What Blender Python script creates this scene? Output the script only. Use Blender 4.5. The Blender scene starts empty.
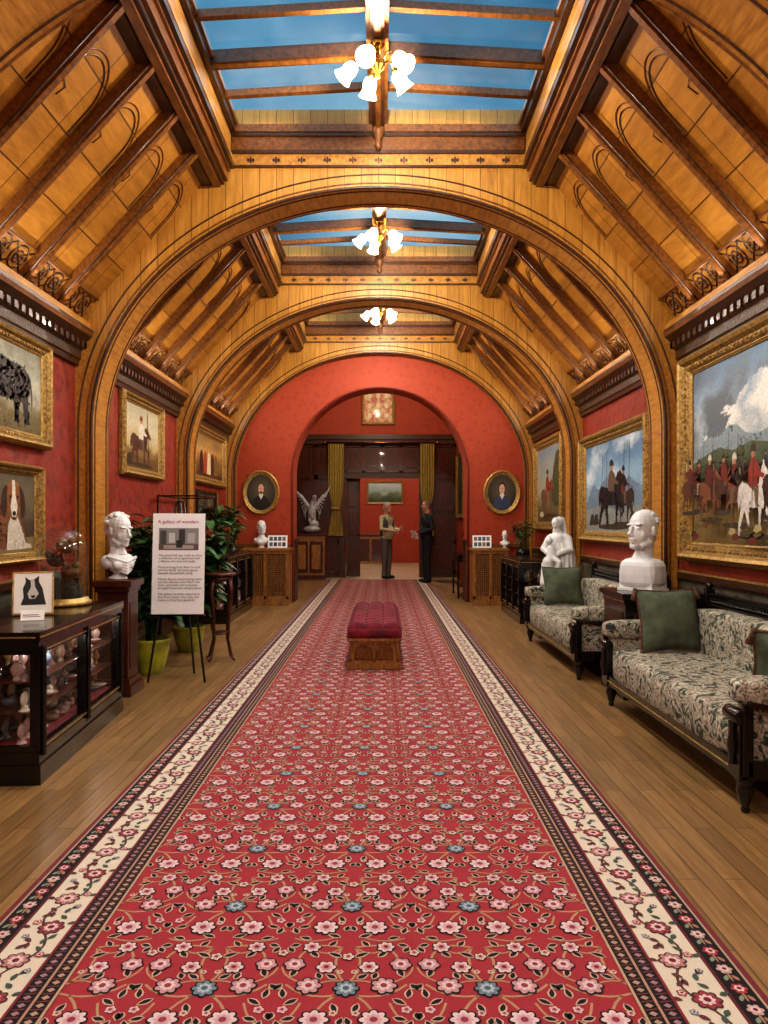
import bpy, math, random
from mathutils import Vector, Matrix
random.seed(7)
R=random.random
def U(a,b): return a+(b-a)*random.random()
pi=math.pi; sin=math.sin; cos=math.cos
def C(h):
    h=h.lstrip('#'); o=[]
    for i in (0,2,4):
        c=int(h[i:i+2],16)/255
        o.append(c/12.92 if c<=.04045 else ((c+.055)/1.055)**2.4)
    return (o[0],o[1],o[2],1)
# ------------------------------------------------------------ materials
def newmat(name):
    m=bpy.data.materials.new(name); m.use_nodes=True
    nt=m.node_tree; nt.nodes.clear()
    o=nt.nodes.new('ShaderNodeOutputMaterial'); b=nt.nodes.new('ShaderNodeBsdfPrincipled')
    nt.links.new(b.outputs[0],o.inputs[0]); return m,nt,b,o
def N(nt,t,**k):
    n=nt.nodes.new(t)
    for a,v in k.items(): setattr(n,a,v)
    return n
def mixc(nt,fac,a,b,mode='MIX'):
    n=N(nt,'ShaderNodeMix',data_type='RGBA',blend_type=mode)
    for i,x in ((0,fac),(6,a),(7,b)):
        if hasattr(x,'is_linked') or hasattr(x,'links'): nt.links.new(x,n.inputs[i])
        else: n.inputs[i].default_value=x
    return n.outputs[2]
def noise(nt,scale,stretch=(1,1,1),detail=4,rough=.6,dist=0):
    tc=N(nt,'ShaderNodeTexCoord'); mp=N(nt,'ShaderNodeMapping'); mp.inputs['Scale'].default_value=stretch
    nt.links.new(tc.outputs['Object'],mp.inputs[0])
    n=N(nt,'ShaderNodeTexNoise'); n.inputs['Scale'].default_value=scale; n.inputs['Detail'].default_value=detail
    n.inputs['Roughness'].default_value=rough; n.inputs['Distortion'].default_value=dist
    nt.links.new(mp.outputs[0],n.inputs[0]); return n.outputs['Fac']
def ramp(nt,fac,stops,interp='LINEAR'):
    r=N(nt,'ShaderNodeValToRGB'); r.color_ramp.interpolation=interp
    e=r.color_ramp.elements
    e[0].position,e[0].color=stops[0]; e[1].position,e[1].color=stops[-1]
    for p,c in stops[1:-1]:
        x=e.new(p); x.color=c
    nt.links.new(fac,r.inputs[0]); return r.outputs[0]
def bump(nt,b,h,strength,dist=.01):
    n=N(nt,'ShaderNodeBump'); n.inputs['Strength'].default_value=strength; n.inputs['Distance'].default_value=dist
    nt.links.new(h,n.inputs['Height']); nt.links.new(n.outputs[0],b.inputs['Normal'])
def simple(name,col,col2=None,rough=.5,metal=0,scale=12,stretch=(1,1,1),bmp=0,coat=0,detail=4,bd=.01):
    m,nt,b,o=newmat(name)
    c1=C(col); c2=C(col2) if col2 else tuple(x*.8 for x in c1[:3])+(1,)
    f=noise(nt,scale,stretch,detail)
    nt.links.new(ramp(nt,f,[(.35,c2),(.65,c1)]),b.inputs['Base Color'])
    b.inputs['Roughness'].default_value=rough; b.inputs['Metallic'].default_value=metal
    b.inputs['Coat Weight'].default_value=coat
    if bmp: bump(nt,b,f,bmp,bd)
    return m
def planks(name,ca,cb,seam,axes,bw,bh,rough=.35,off=.5,coat=.2,grain=(3,40,40),mort=.004,bs=.25):
    m,nt,b,o=newmat(name)
    tc=N(nt,'ShaderNodeTexCoord'); sp=N(nt,'ShaderNodeSeparateXYZ'); cb_=N(nt,'ShaderNodeCombineXYZ')
    nt.links.new(tc.outputs['Object'],sp.inputs[0])
    nt.links.new(sp.outputs['XYZ'.index(axes[0])],cb_.inputs[0]); nt.links.new(sp.outputs['XYZ'.index(axes[1])],cb_.inputs[1])
    br=N(nt,'ShaderNodeTexBrick'); br.offset=off
    br.inputs['Scale'].default_value=1; br.inputs['Brick Width'].default_value=bw; br.inputs['Row Height'].default_value=bh
    br.inputs['Mortar Size'].default_value=mort; br.inputs['Mortar Smooth'].default_value=.2
    br.inputs['Color1'].default_value=C(ca); br.inputs['Color2'].default_value=C(cb); br.inputs['Mortar'].default_value=C(seam)
    nt.links.new(cb_.outputs[0],br.inputs[0])
    f=noise(nt,1.0,grain,6,.65,.4)
    g=ramp(nt,f,[(.3,(.62,.56,.50,1)),(.7,(1.1,1.1,1.1,1))])
    c=mixc(nt,1.0,br.outputs['Color'],g,'MULTIPLY')
    nt.links.new(c,b.inputs['Base Color']); b.inputs['Roughness'].default_value=rough; b.inputs['Coat Weight'].default_value=coat
    b.inputs['Coat Roughness'].default_value=.25
    bump(nt,b,br.outputs['Fac'],-bs,.01)
    return m
def vcol(name,rough=.5,nz=.12,scale=60,bmp=.1,coat=0):
    m,nt,b,o=newmat(name)
    a=N(nt,'ShaderNodeVertexColor'); a.layer_name='Col'
    f=noise(nt,scale,(1,1,1),3)
    g=ramp(nt,f,[(.3,(1-nz*2,)*3+(1,)),(.7,(1+nz,)*3+(1,))])
    nt.links.new(mixc(nt,1.0,a.outputs[0],g,'MULTIPLY'),b.inputs['Base Color'])
    b.inputs['Roughness'].default_value=rough; b.inputs['Coat Weight'].default_value=coat
    if bmp: bump(nt,b,f,bmp,.005)
    return m
def glassy(name,tint=(1,1,1,1),fac=.08,rough=.02):
    m,nt,b,o=newmat(name); nt.nodes.remove(b)
    t=N(nt,'ShaderNodeBsdfTransparent'); t.inputs[0].default_value=tint
    g=N(nt,'ShaderNodeBsdfGlossy'); g.inputs['Roughness'].default_value=rough
    x=N(nt,'ShaderNodeMixShader'); x.inputs[0].default_value=fac
    nt.links.new(t.outputs[0],x.inputs[1]); nt.links.new(g.outputs[0],x.inputs[2]); nt.links.new(x.outputs[0],o.inputs[0]); return m
def emis(name,col,strength):
    m,nt,b,o=newmat(name); b.inputs['Base Color'].default_value=C(col)
    b.inputs['Emission Color'].default_value=C(col); b.inputs['Emission Strength'].default_value=strength; return m

M_gold_slope=planks('oak_ceiling_boards','#be8434','#a67026','#4a2c10','YZ',.31,.26,rough=.42,off=0,grain=(20,3,14),coat=.1)
M_gold=planks('oak_arch_boards','#c28c3e','#b07c30','#6a4418','XZ',.14,9,rough=.42,off=0,grain=(30,30,3),mort=.003,coat=.1)
M_goldp=simple('oak_golden','#be8638','#966224',rough=.42,scale=6,stretch=(6,1,6),coat=.1,detail=6)
M_brown=simple('oak_brown','#84501d','#583210',rough=.4,scale=8,stretch=(5,1,5),coat=.15,detail=6)
M_dark=simple('oak_dark_moulding','#4c2a10','#2c1808',rough=.4,scale=8,stretch=(5,1,5),coat=.15)
M_carve=simple('carved_dark','#5a3c1a','#1a0e05',rough=.4,scale=40,bmp=.8,detail=5)
M_floor=planks('oak_floor','#a07c4e','#866840','#46301a','YX',.9,.085,rough=.42,coat=.08,grain=(40,2.5,10),mort=.002)
M_black=simple('ebonised_wood','#17120f','#0a0807',rough=.25,scale=10,coat=.4)
M_mahog=simple('mahogany','#5a2a18','#33150b',rough=.3,scale=8,stretch=(8,8,1),coat=.4)
M_oakfurn=simple('oak_furniture','#a8743a','#764a20',rough=.4,scale=9,stretch=(6,6,1),coat=.2)
M_panel=simple('walnut_panelling','#50301a','#2e1a0c',rough=.4,scale=7,stretch=(6,6,1),coat=.2)
M_gilt=simple('gilt_frame','#b89450','#664a22',rough=.45,metal=.5,scale=45,bmp=.6,detail=5)
M_giltline=simple('gilt_line','#c8a560','#8a6a34',rough=.4,metal=.5,scale=30)
M_brass=simple('brass','#c09040','#805820',rough=.25,metal=1,scale=20)
M_marble=simple('white_marble','#e6e6e4','#d0d0cf',rough=.5,scale=5)
M_leaf=simple('leaf_green','#44703a','#1c361c',rough=.4,scale=14)
M_green=simple('green_velvet','#667058','#444c3c',rough=.8,scale=7)
M_tassel=simple('tassel_brown','#7a5646','#4a3024',rough=.9,scale=60)
M_velvet=simple('red_velvet','#84122a','#54081a',rough=.85,scale=9,bmp=.2)
M_curtain=simple('gold_curtain','#b49c4c','#7c682a',rough=.8,scale=10,stretch=(8,8,1))
M_potY=simple('glazed_yellow_pot','#b8b838','#808c24',rough=.15,scale=6,coat=.6)
M_soil=simple('soil','#2a1c12','#140d08',rough=1,scale=60,bmp=.5)
M_paint=vcol('oil_paint',rough=.5,nz=.14,scale=55,bmp=.12,coat=.05)
M_wool=vcol('carpet_wool',rough=.95,nz=.10,scale=350,bmp=.3)
M_china=vcol('china',rough=.2,nz=.05,coat=.5)
M_card=vcol('printed_card',rough=.6,nz=.02,bmp=0)
M_glass=glassy('cabinet_glass')
M_shade=emis('frosted_shade','#fff2d8',4)
M_white=simple('white_paint','#e8e4da','#dcd8ce',rough=.5)
M_skin=simple('skin','#c89478','#b07c64',rough=.5,scale=9)
def wallmat(name,ca,cb,bs=.5,rough=.42,lo=.55,hi=1.0):
    m,nt,b,o=newmat(name)
    tc=N(nt,'ShaderNodeTexCoord')
    v=N(nt,'ShaderNodeTexVoronoi'); v.inputs['Scale'].default_value=10; nt.links.new(tc.outputs['Object'],v.inputs[0])
    n1=noise(nt,34,(1,1,1),5,.65,2.2)
    mx=N(nt,'ShaderNodeMath',operation='ADD'); nt.links.new(v.outputs[0],mx.inputs[0]); nt.links.new(n1,mx.inputs[1])
    nt.links.new(ramp(nt,mx.outputs[0],[(lo,C(cb)),(hi,C(ca))]),b.inputs['Base Color'])
    b.inputs['Roughness'].default_value=rough; bump(nt,b,mx.outputs[0],bs,.015); return m
M_wall=wallmat('red_lincrusta_wallpaper','#96301a','#661a0c',.9,.36)
M_wallend=wallmat('red_end_wallpaper','#9e3a16','#8e300e',.10,.7)
M_dado=wallmat('dado_lincrusta','#5c5644','#2c2820',.8)
def tapestry():
    m,nt,b,o=newmat('floral_tapestry')
    f=noise(nt,13,(1,1,1),2,.5,2.2)
    c1=ramp(nt,f,[(0,C('#333a34')),(.40,C('#5c6450')),(.45,C('#9c9480')),(.52,C('#cfc4b0')),(.57,C('#8c8674')),(.61,C('#7e5a54')),(.65,C('#bcb09a')),(.72,C('#6c705e'))],'CONSTANT')
    f2=noise(nt,90,(1,1,1),3)
    g=ramp(nt,f2,[(.3,(.7,.7,.7,1)),(.7,(1.1,1.1,1.1,1))])
    nt.links.new(mixc(nt,1.0,c1,g,'MULTIPLY'),b.inputs['Base Color']); b.inputs['Roughness'].default_value=.9
    bump(nt,b,f2,.3,.004); return m
M_tap=tapestry()
# ------------------------------------------------------------ mesh builder
class MB:
    def __init__(s,name): s.name=name;s.v=[];s.c=[];s.f=[];s.m=[];s.s=[];s.mats=[];s.M=Matrix()
    def mi(s,m):
        if m not in s.mats: s.mats.append(m)
        return s.mats.index(m)
    def add(s,vs,fs,mat,smooth=False,col=(1,1,1,1),vc=None):
        b=len(s.v); s.v+=[s.M@Vector(v) for v in vs]; s.c+=(vc if vc else [col]*len(vs))
        i=s.mi(mat)
        for f in fs: s.f.append(tuple(b+k for k in f)); s.m.append(i); s.s.append(smooth)
    def box(s,x0,x1,y0,y1,z0,z1,mat,col=(1,1,1,1)):
        s.add([(x0,y0,z0),(x1,y0,z0),(x1,y1,z0),(x0,y1,z0),(x0,y0,z1),(x1,y0,z1),(x1,y1,z1),(x0,y1,z1)],
          [(0,3,2,1),(4,5,6,7),(0,1,5,4),(1,2,6,5),(2,3,7,6),(3,0,4,7)],mat,False,col)
    def beam(s,p,q,w,h,mat,up=(0,0,1)):
        p=Vector(p);q=Vector(q);d=(q-p).normalized();u=Vector(up);r=d.cross(u).normalized();u=r.cross(d)
        vs=[]
        for a in (p,q):
            for i,j in ((-1,-1),(1,-1),(1,1),(-1,1)): vs.append(a+r*i*w/2+u*j*h/2)
        s.add(vs,[(0,1,2,3),(4,7,6,5),(0,4,5,1),(1,5,6,2),(2,6,7,3),(3,7,4,0)],mat)
    def lathe(s,prof,c,mat,seg=20,sx=1,sy=1,smooth=True,cap=True,col=(1,1,1,1)):
        vs=[];fs=[];n=len(prof)
        for r,z in prof:
            for k in range(seg):
                a=2*pi*k/seg; vs.append((c[0]+r*sx*cos(a),c[1]+r*sy*sin(a),c[2]+z))
        for i in range(n-1):
            for k in range(seg):
                k2=(k+1)%seg; fs.append((i*seg+k,i*seg+k2,(i+1)*seg+k2,(i+1)*seg+k))
        if cap:
            fs.append(tuple(range(seg))[::-1]); fs.append(tuple((n-1)*seg+k for k in range(seg)))
        s.add(vs,fs,mat,smooth,col)
    def ell(s,c,r,mat,rot=None,seg=16,rings=10,col=(1,1,1,1),e=1.0):
        vs=[];fs=[]
        def pw(x): return math.copysign(abs(x)**e,x)
        Mx=rot.to_matrix() if rot else None
        for i in range(rings+1):
            t=pi*i/rings
            for k in range(seg):
                a=2*pi*k/seg
                p=Vector((r[0]*pw(sin(t))*pw(cos(a)),r[1]*pw(sin(t))*pw(sin(a)),-r[2]*pw(cos(t))))
                if Mx: p=Mx@p
                vs.append(p+Vector(c))
        for i in range(rings):
            for k in range(seg):
                k2=(k+1)%seg; fs.append((i*seg+k,i*seg+k2,(i+1)*seg+k2,(i+1)*seg+k))
        s.add(vs,fs,mat,True,col)
    def rbox(s,x0,x1,y0,y1,z0,z1,mat,e=.3,seg=28):
        s.ell(((x0+x1)/2,(y0+y1)/2,(z0+z1)/2),((x1-x0)/2,(y1-y0)/2,(z1-z0)/2),mat,None,seg,14,e=e)
    def tube(s,pts,r,mat,seg=8,col=(1,1,1,1),flat=1):
        P=[Vector(p) for p in pts]; n=len(P)
        rs=r if isinstance(r,(list,tuple)) else [r]*n
        vs=[];fs=[];prev=None
        for i in range(n):
            t=(P[min(i+1,n-1)]-P[max(i-1,0)]).normalized()
            if prev is None:
                a=Vector((0,0,1)) if abs(t.z)<.9 else Vector((0,1,0)); u=t.cross(a).normalized()
            else: u=(prev-t*prev.dot(t)).normalized()
            prev=u; w=t.cross(u)
            for k in range(seg):
                a=2*pi*k/seg; vs.append(P[i]+(u*cos(a)+w*sin(a)*flat)*rs[i])
        for i in range(n-1):
            for k in range(seg):
                k2=(k+1)%seg; fs.append((i*seg+k,i*seg+k2,(i+1)*seg+k2,(i+1)*seg+k))
        fs.append(tuple(range(seg))[::-1]); fs.append(tuple((n-1)*seg+k for k in range(seg)))
        s.add(vs,fs,mat,True,col)
    def caps(s,pts,rs,mat):
        s.tube(pts,rs,mat,12)
        for p,r in zip(pts,rs): s.ell(p,(r,r,r),mat,None,12,8)
    def build(s,origin=True,bevel=0,remesh=0,parent=None,smooth=0,subd=0):
        me=bpy.data.meshes.new(s.name)
        off=Vector((0,0,0))
        if origin and s.v:
            xs=[v.x for v in s.v];ys=[v.y for v in s.v];zs=[v.z for v in s.v]
            off=Vector(((min(xs)+max(xs))/2,(min(ys)+max(ys))/2,min(zs)))
        me.from_pydata([v-off for v in s.v],[],s.f)
        for m in s.mats: me.materials.append(m)
        me.polygons.foreach_set('material_index',s.m); me.polygons.foreach_set('use_smooth',s.s)
        ca=me.color_attributes.new(name='Col',type='FLOAT_COLOR',domain='POINT')
        fl=[];[fl.extend(c) for c in s.c]; ca.data.foreach_set('color',fl)
        me.update(); o=bpy.data.objects.new(s.name,me); bpy.context.scene.collection.objects.link(o); o.location=off
        if parent: 
            o.parent=parent; o.location=off-parent.location
        if bevel:
            b=o.modifiers.new('b','BEVEL'); b.width=bevel; b.segments=2; b.limit_method='ANGLE'; b.angle_limit=.7
        if remesh:
            r=o.modifiers.new('r','REMESH'); r.mode='VOXEL'; r.voxel_size=remesh; r.use_smooth_shade=True
            q=o.modifiers.new('s','SMOOTH'); q.iterations=smooth or 3; q.factor=.5
        return o
def empty(name,loc):
    e=bpy.data.objects.new(name,None); e.location=loc; e.empty_display_size=.1; bpy.context.scene.collection.objects.link(e); return e
RX=lambda a:Matrix.Rotation(a,4,'X'); RZ=lambda a:Matrix.Rotation(a,4,'Z')
# ------------------------------------------------------------ ROOM
W=2.5; YB=-3.0; YE=12.15
A,B_,Z0=2.36,1.98,2.08
arches=[(-2.9,.35),(0.1,.35),(3.1,.35),(6.1,.35),(9.1,.35),(12.0,.15)]
m=MB('floor'); m.box(-2.6,2.6,YB,25,-.1,0,M_floor); m.build(False)
def wallside(name,sd):
    m=MB(name); x0,x1=sorted((sd*W,sd*(W+.15)))
    m.box(x0,x1,YB,YE+.4,0,2.98,M_wall)
    xa,xb=sorted((sd*W,sd*(W-.012))); m.box(xa,xb,YB,YE,.12,.86,M_dado)
    m.build(False)
wallside('wall_left',-1); wallside('wall_right',1)
for i,sd in enumerate((-1,1)):
    m=MB('baseboard_'+('left','right')[i]); x0,x1=sorted((sd*W,sd*(W-.03)))
    m.box(x0,x1,YB,YE,0,.2,M_dark); m.box(*sorted((sd*W,sd*(W-.04))),YB,YE,.85,.90,M_dark)
    m.box(*sorted((sd*W,sd*(W-.045))),YB,YE,.90,.912,M_giltline)
    m.build(False)
    m=MB('trim_%d'%(i+1))   # cornice
    pr=[(0,2.60),(.03,2.60),(.035,2.64),(.05,2.65),(.05,2.72),(.075,2.74),(.08,2.78),(.14,2.83),(.15,2.86),(.15,2.885),(.13,2.89),(.12,2.95),(0,2.96)]
    for j in range(len(pr)-1):
        (a,za),(b,zb)=pr[j],pr[j+1]
        mt=M_carve if j in (3,4) else (M_dark if j in (0,1,2,5,6,8) else (M_brown if j in (7,) else M_goldp))
        m.add([(sd*(W-a),YB,za),(sd*(W-a),YE,za),(sd*(W-b),YE,zb),(sd*(W-b),YB,zb)],[(0,1,2,3)],mt)
    for y0 in [YB+.1*k for k in range(int((YE-YB)/.1))]:
        m.box(*sorted((sd*(W-.05),sd*(W-.095))),y0,y0+.05,2.735,2.785,M_dark)
    m.build(False)
m=MB('wall_back'); m.box(-2.65,2.65,YB-.15,YB,0,4.95,M_wallend); m.build(False)
# end wall with arch
RO,ZO=1.42,2.09
m=MB('wall_end')
xs=[-2.6]+[-RO]+[-RO*cos(pi*k/40) for k in range(1,40)]+[RO,2.6]
y0,y1=YE,YE+.45
for i in range(len(xs)-1):
    a,b=xs[i],xs[i+1]
    if i==0 or i==len(xs)-2: za=zb_=0
    else: za=ZO+math.sqrt(max(0,RO*RO-a*a)); zb_=ZO+math.sqrt(max(0,RO*RO-b*b))
    m.add([(a,y0,za),(b,y0,zb_),(b,y0,4.95),(a,y0,4.95),(a,y1,za),(b,y1,zb_),(b,y1,4.95),(a,y1,4.95)],
        [(0,1,2,3),(4,7,6,5),(0,4,5,1)],M_wallend)
for sd in (-1,1): m.add([(sd*RO,y0,0),(sd*RO,y1,0),(sd*RO,y1,ZO),(sd*RO,y0,ZO)],[(0,1,2,3)],M_wallend)
m.build(False)
m=MB('trim_3')
M_redtrim=simple('red_trim','#7c2614','#6a1c0e',rough=.5)
pts=[(-RO-.02,YE-.012,0),(-RO-.02,YE-.012,ZO)]+[(-(RO+.02)*cos(pi*k/40),YE-.012,ZO+(RO+.02)*sin(pi*k/40)) for k in range(1,40)]+[(RO+.02,YE-.012,ZO),(RO+.02,YE-.012,0)]
m.tube(pts,.015,M_redtrim,8)
for sd in (-1,1):
    for k,y in enumerate((YE+.02,YE+.235)): m.box(*sorted((sd*RO,sd*(RO-.02))),y,y+.19,0.0,.98,M_panel)
    m.box(*sorted((sd*RO,sd*(RO-.035))),YE-.01,YE+.46,.98,1.03,M_dark)
m.build(False)
m=MB('baseboard_end')
for a,b in ((-2.46,-RO-.05),(RO+.05,2.46)): m.box(a,b,YE-.03,YE,0,.2,M_dark); m.box(a,b,YE-.04,YE,.9,.96,M_brown)
m.build(False)
# ceiling slopes
L=math.hypot(1.1,1.2)
def SP(sd,s,y,n=0): return (sd*(2.5-1.1/L*s-1.2/L*n),y,2.95+1.2/L*s-1.1/L*n)
m=MB('ceiling')
for sd in (-1,1):
    m.add([SP(sd,-.02,YB),SP(sd,-.02,YE+.02),SP(sd,L+.05,YE+.02),SP(sd,L+.05,YB)],[(0,1,2,3)],M_gold_slope)
    upv=Vector(SP(sd,0,0,1))-Vector(SP(sd,0,0,0))
    for i in range(len(arches)-1):
        ya=arches[i][0]+arches[i][1]; yb=arches[i+1][0]; n=5
        ed=[ya+(yb-ya)*k/n for k in range(n+1)]
        for k,y in enumerate(ed):
            if 0<k<n:
                m.beam(SP(sd,0,y,.035),SP(sd,L,y,.035),.07,.07,M_brown,up=upv)
                m.beam(SP(sd,0,y,.075),SP(sd,L,y,.075),.04,.02,M_brown,up=upv)
                for q in (-.038,.038): m.tube([SP(sd,0,y+q,.068),SP(sd,L,y+q,.068)],.006,M_dark,6)
            if k<n:
                a,b=y+.03,ed[k+1]-.03; c=(a+b)/2; hw=(b-a)/2-.01
                m.add([SP(sd,.06,a,.015),SP(sd,.06,b,.015),SP(sd,.27,b,.015),SP(sd,.27,a,.015)],[(0,1,2,3)],M_goldp)
                for ss in (.06,.27): m.tube([SP(sd,ss,a,.02),SP(sd,ss,b,.02)],.012,M_brown,6)
                for cc in (c-hw*.5,c+hw*.5):
                    for rr in (.085,.045):
                        m.tube([SP(sd,.165+rr*sin(t*pi/7),cc+rr*cos(t*pi/7),.016) for t in range(15)],.007,M_dark,5)
                    m.tube([SP(sd,.08,cc-.12,.016),SP(sd,.165,cc,.016),SP(sd,.25,cc+.12,.016)],.006,M_dark,5)
                    m.tube([SP(sd,.25,cc-.12,.016),SP(sd,.165,cc,.016),SP(sd,.08,cc+.12,.016)],.006,M_dark,5)
                for q in (0,.03):
                    r_=hw-q; m.tube([SP(sd,.95,c-r_,.004)]+[SP(sd,1.12+r_*1.25*sin(pi*t/14),c-r_*cos(pi*t/14),.004) for t in range(15)]+[SP(sd,.95,c+r_,.004)],.0042,M_dark if q else M_brown,5)
                m.tube([SP(sd,.85,c-hw,.004),SP(sd,1.0,c-hw+.05,.004),SP(sd,1.12,c-hw+.1,.004),SP(sd,1.1,c-hw+.15,.004),SP(sd,1.03,c-hw+.13,.004)],.004,M_dark,5)
for sd in (-1,1):
    def bx(xa,xb,za,zb2,mt): m.box(*sorted((sd*xa,sd*xb)),YB,YE,za,zb2,mt)
    bx(1.24,1.42,4.12,4.20,M_brown); bx(1.22,1.36,4.20,4.62,M_brown); bx(1.27,1.39,4.09,4.12,M_dark); bx(1.30,1.36,4.07,4.09,M_brown)
    bx(1.19,1.22,4.22,4.26,M_dark); bx(1.17,1.22,4.50,4.56,M_dark); bx(1.20,1.22,4.30,4.33,M_goldp);bx(1.15,1.36,4.56,4.60,M_brown)
    bx(1.21,1.22,4.34,4.49,M_goldp); bx(1.38,1.46,4.08,4.14,M_dark)
m.build(False)
ZR=4.66
def zel(x): return Z0+B_*math.sqrt(max(0,1-(x/A)**2))
def ztop(x):
    x=abs(x); return ZR+.05 if x<=1.24 else (4.13 if x<1.4 else 2.95+(2.5-x)*1.2/1.1)
n3=4
for (ya,th) in arches:
    m=MB('trim_%d'%n3); n3+=1; yb=ya+th
    xs=sorted(set([round(-A*cos(pi*k/72),5) for k in range(73)]+[-1.24,1.24,-1.2401,1.2401,1.4,-1.4]))
    for i in range(len(xs)-1):
        a,b=xs[i],xs[i+1]
        m.add([(a,ya,zel(a)),(b,ya,zel(b)),(b,ya,ztop(b)),(a,ya,ztop(a)),(a,yb,zel(a)),(b,yb,zel(b)),(b,yb,ztop(b)),(a,yb,ztop(a))],
            [(0,1,2,3),(4,7,6,5)],M_gold)
        m.add([(a,ya,zel(a)),(b,ya,zel(b)),(b,yb,zel(b)),(a,yb,zel(a))],[(0,1,2,3)],M_goldp,True)
    for sd in (-1,1):
        m.box(*sorted((sd*A,sd*W)),ya,yb,0,Z0,M_goldp)
        m.add([(sd*A,ya,Z0),(sd*W,ya,Z0),(sd*W,ya,2.95),(sd*A,ya,3.1),(sd*A,yb,Z0),(sd*W,yb,Z0),(sd*W,yb,2.95),(sd*A,yb,3.1)],[(0,1,2,3),(4,7,6,5)],M_goldp)
        m.box(*sorted((sd*(A-.02),sd*W)),ya-.02,yb+.001,0,.22,M_brown)
    def arc(off,y,r,mt):
        P=[(-A-off+0,y,.2),(-A-off,y,1.2)]+[(-(A+off)*cos(pi*k/60),y,Z0+(B_+off)*sin(pi*k/60)) for k in range(61)]+[(A+off,y,1.2),(A+off,y,.2)]
        m.tube(P,r,mt,8)
    arc(.008,ya-.002,.014,M_dark); arc(.045,ya,.008,M_brown); arc(.115,ya,.007,M_dark)
    arc(.0,ya+.05,.008,M_dark)
    if th>.2:
        arc(.0,yb-.05,.008,M_dark); arc(.008,yb,.014,M_brown)
    for y_,s_ in ((ya,-1),(yb,1)):
        def fb(xa,xb,za,zb2,d,mt):
            yy=sorted((y_,y_+s_*d)); m.box(xa,xb,yy[0],yy[1],za,zb2,mt)
        fb(-1.22,1.22,4.225,4.24,.03,M_dark); fb(-1.22,1.22,4.24,4.335,.012,M_goldp); fb(-1.22,1.22,4.335,4.36,.04,M_dark)
        fb(-1.2,1.2,4.36,4.47,.03,M_brown); fb(-1.2,1.2,4.47,4.50,.05,M_dark); fb(-1.2,1.2,4.50,4.56,.06,M_brown)
        for k in range(-5,6):
            for dx in (-.02,.02): fb(k*.21+dx-.010,k*.21+dx+.010,4.275,4.298,.018,M_dark)
            fb(k*.21-.006,k*.21+.006,4.262,4.312,.018,M_dark)
    m.build(False)
# skylights
M_sky=glassy('skylight_glass',(.84,.93,.97,1),.16,.12)
wn=1
for i in range(len(arches)-1):
    ya=arches[i][0]+arches[i][1]; yb=arches[i+1][0]
    m=MB('window_%d'%wn); wn+=1
    for sd in (-1,1):
        m.add([(sd*1.2,ya,4.59),(sd*1.2,yb,4.59),(0,yb,ZR),(0,ya,ZR)],[(0,1,2,3)],M_sky)
    n=6
    for k in range(1,n):
        y=yb-(yb-ya)*k/n; big=(k%2==0)
        w,h=(.09,.09) if big else (.045,.05)
        for sd in (-1,1):
            m.beam((sd*1.2,y,4.59-h*.3),(0,y,ZR-h*.3),w,h,M_dark if big else M_brown)
            if big: m.beam((sd*1.2,y,4.53),(0,y,ZR-.07),w*.5,.03,M_brown)
    m.box(-.075,.075,ya,yb,ZR-.10,ZR+.03,M_brown); m.box(-.045,.045,ya,yb,ZR-.14,ZR-.10,M_dark); m.box(-.02,.02,ya,yb,ZR-.16,ZR-.14,M_brown)
    for yy in (ya+.07,yb-.07):
        m.lathe([(.005,-.20),(.035,-.16),(.02,-.12),(.05,-.06),(.05,0)],(0,yy,ZR-.12),M_brown,10)
    m.build(False)
# ------------------------------------------------------------ vestibule & far room
Y2=17.6
m=MB('wall_vestibule_left'); m.box(-2.25,-2.1,YE+.45,Y2,0,4.9,M_panel); m.build(False)
m=MB('wall_vestibule_right'); m.box(1.8,1.95,YE+.45,Y2,0,4.9,M_wallend); m.build(False)
m=MB('ceiling_vestibule'); m.box(-2.6,2.6,YE+.45,25,4.9,5,M_white); m.build(False)
m=MB('wall_vestibule_far')
m.box(-2.6,2.6,Y2,Y2+.3,3.32,4.9,M_wallend)
m.box(-2.6,-.86,Y2,Y2+.3,0,3.32,M_panel); m.box(.93,2.6,Y2,Y2+.3,0,3.32,M_panel); m.box(-.86,.93,Y2,Y2+.3,2.4,3.32,M_panel)
m.build(False)
m=MB('trim_%d'%n3); n3+=1
m.box(-2.1,1.8,Y2-.10,Y2,3.28,3.40,M_dark); m.box(-2.1,1.8,Y2-.06,Y2,3.18,3.28,M_panel)
def panelgrid(x0,x1,z0,z1,nx,nz):
    for i in range(nx):
        for j in range(nz):
            a=x0+(x1-x0)*i/nx; b=x0+(x1-x0)*(i+1)/nx; c=z0+(z1-z0)*j/nz; d=z0+(z1-z0)*(j+1)/nz; w=.05
            for bb in ((a,b,c,c+w),(a,b,d-w,d),(a,a+w,c,d),(b-w,b,c,d)): m.box(bb[0],bb[1],Y2-.03,Y2,bb[2],bb[3],M_mahog)
            m.box(a+.12,b-.12,Y2-.015,Y2,c+.12,d-.12,M_mahog)
panelgrid(-2.1,-.98,.1,3.15,2,4); panelgrid(1.05,1.8,.1,3.15,1,4); panelgrid(-.86,.93,2.5,3.15,4,1)
for x in (-.92,.99): m.box(x-.07,x+.07,Y2-.06,Y2+.3,0,3.2,M_dark)
m.box(-.98,1.05,Y2-.05,Y2,2.36,2.48,M_dark)
m.build(False)
m=MB('door_1')
m.box(-.84,-.50,Y2+.31,Y2+.36,0,2.38,M_panel)
for z in (.15,1.0,1.7): m.box(-.78,-.56,Y2+.295,Y2+.31,z,z+.6,M_mahog)
m.lathe([(.001,0),(.025,.01),(.025,.04),(.001,.05)],(-.54,Y2+.29,1.0),M_brass,10)
m.build(bevel=.006)
m=MB('wall_far_room'); m.box(-2.6,2.6,24,24.15,0,4.9,M_wallend); m.build(False)
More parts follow.
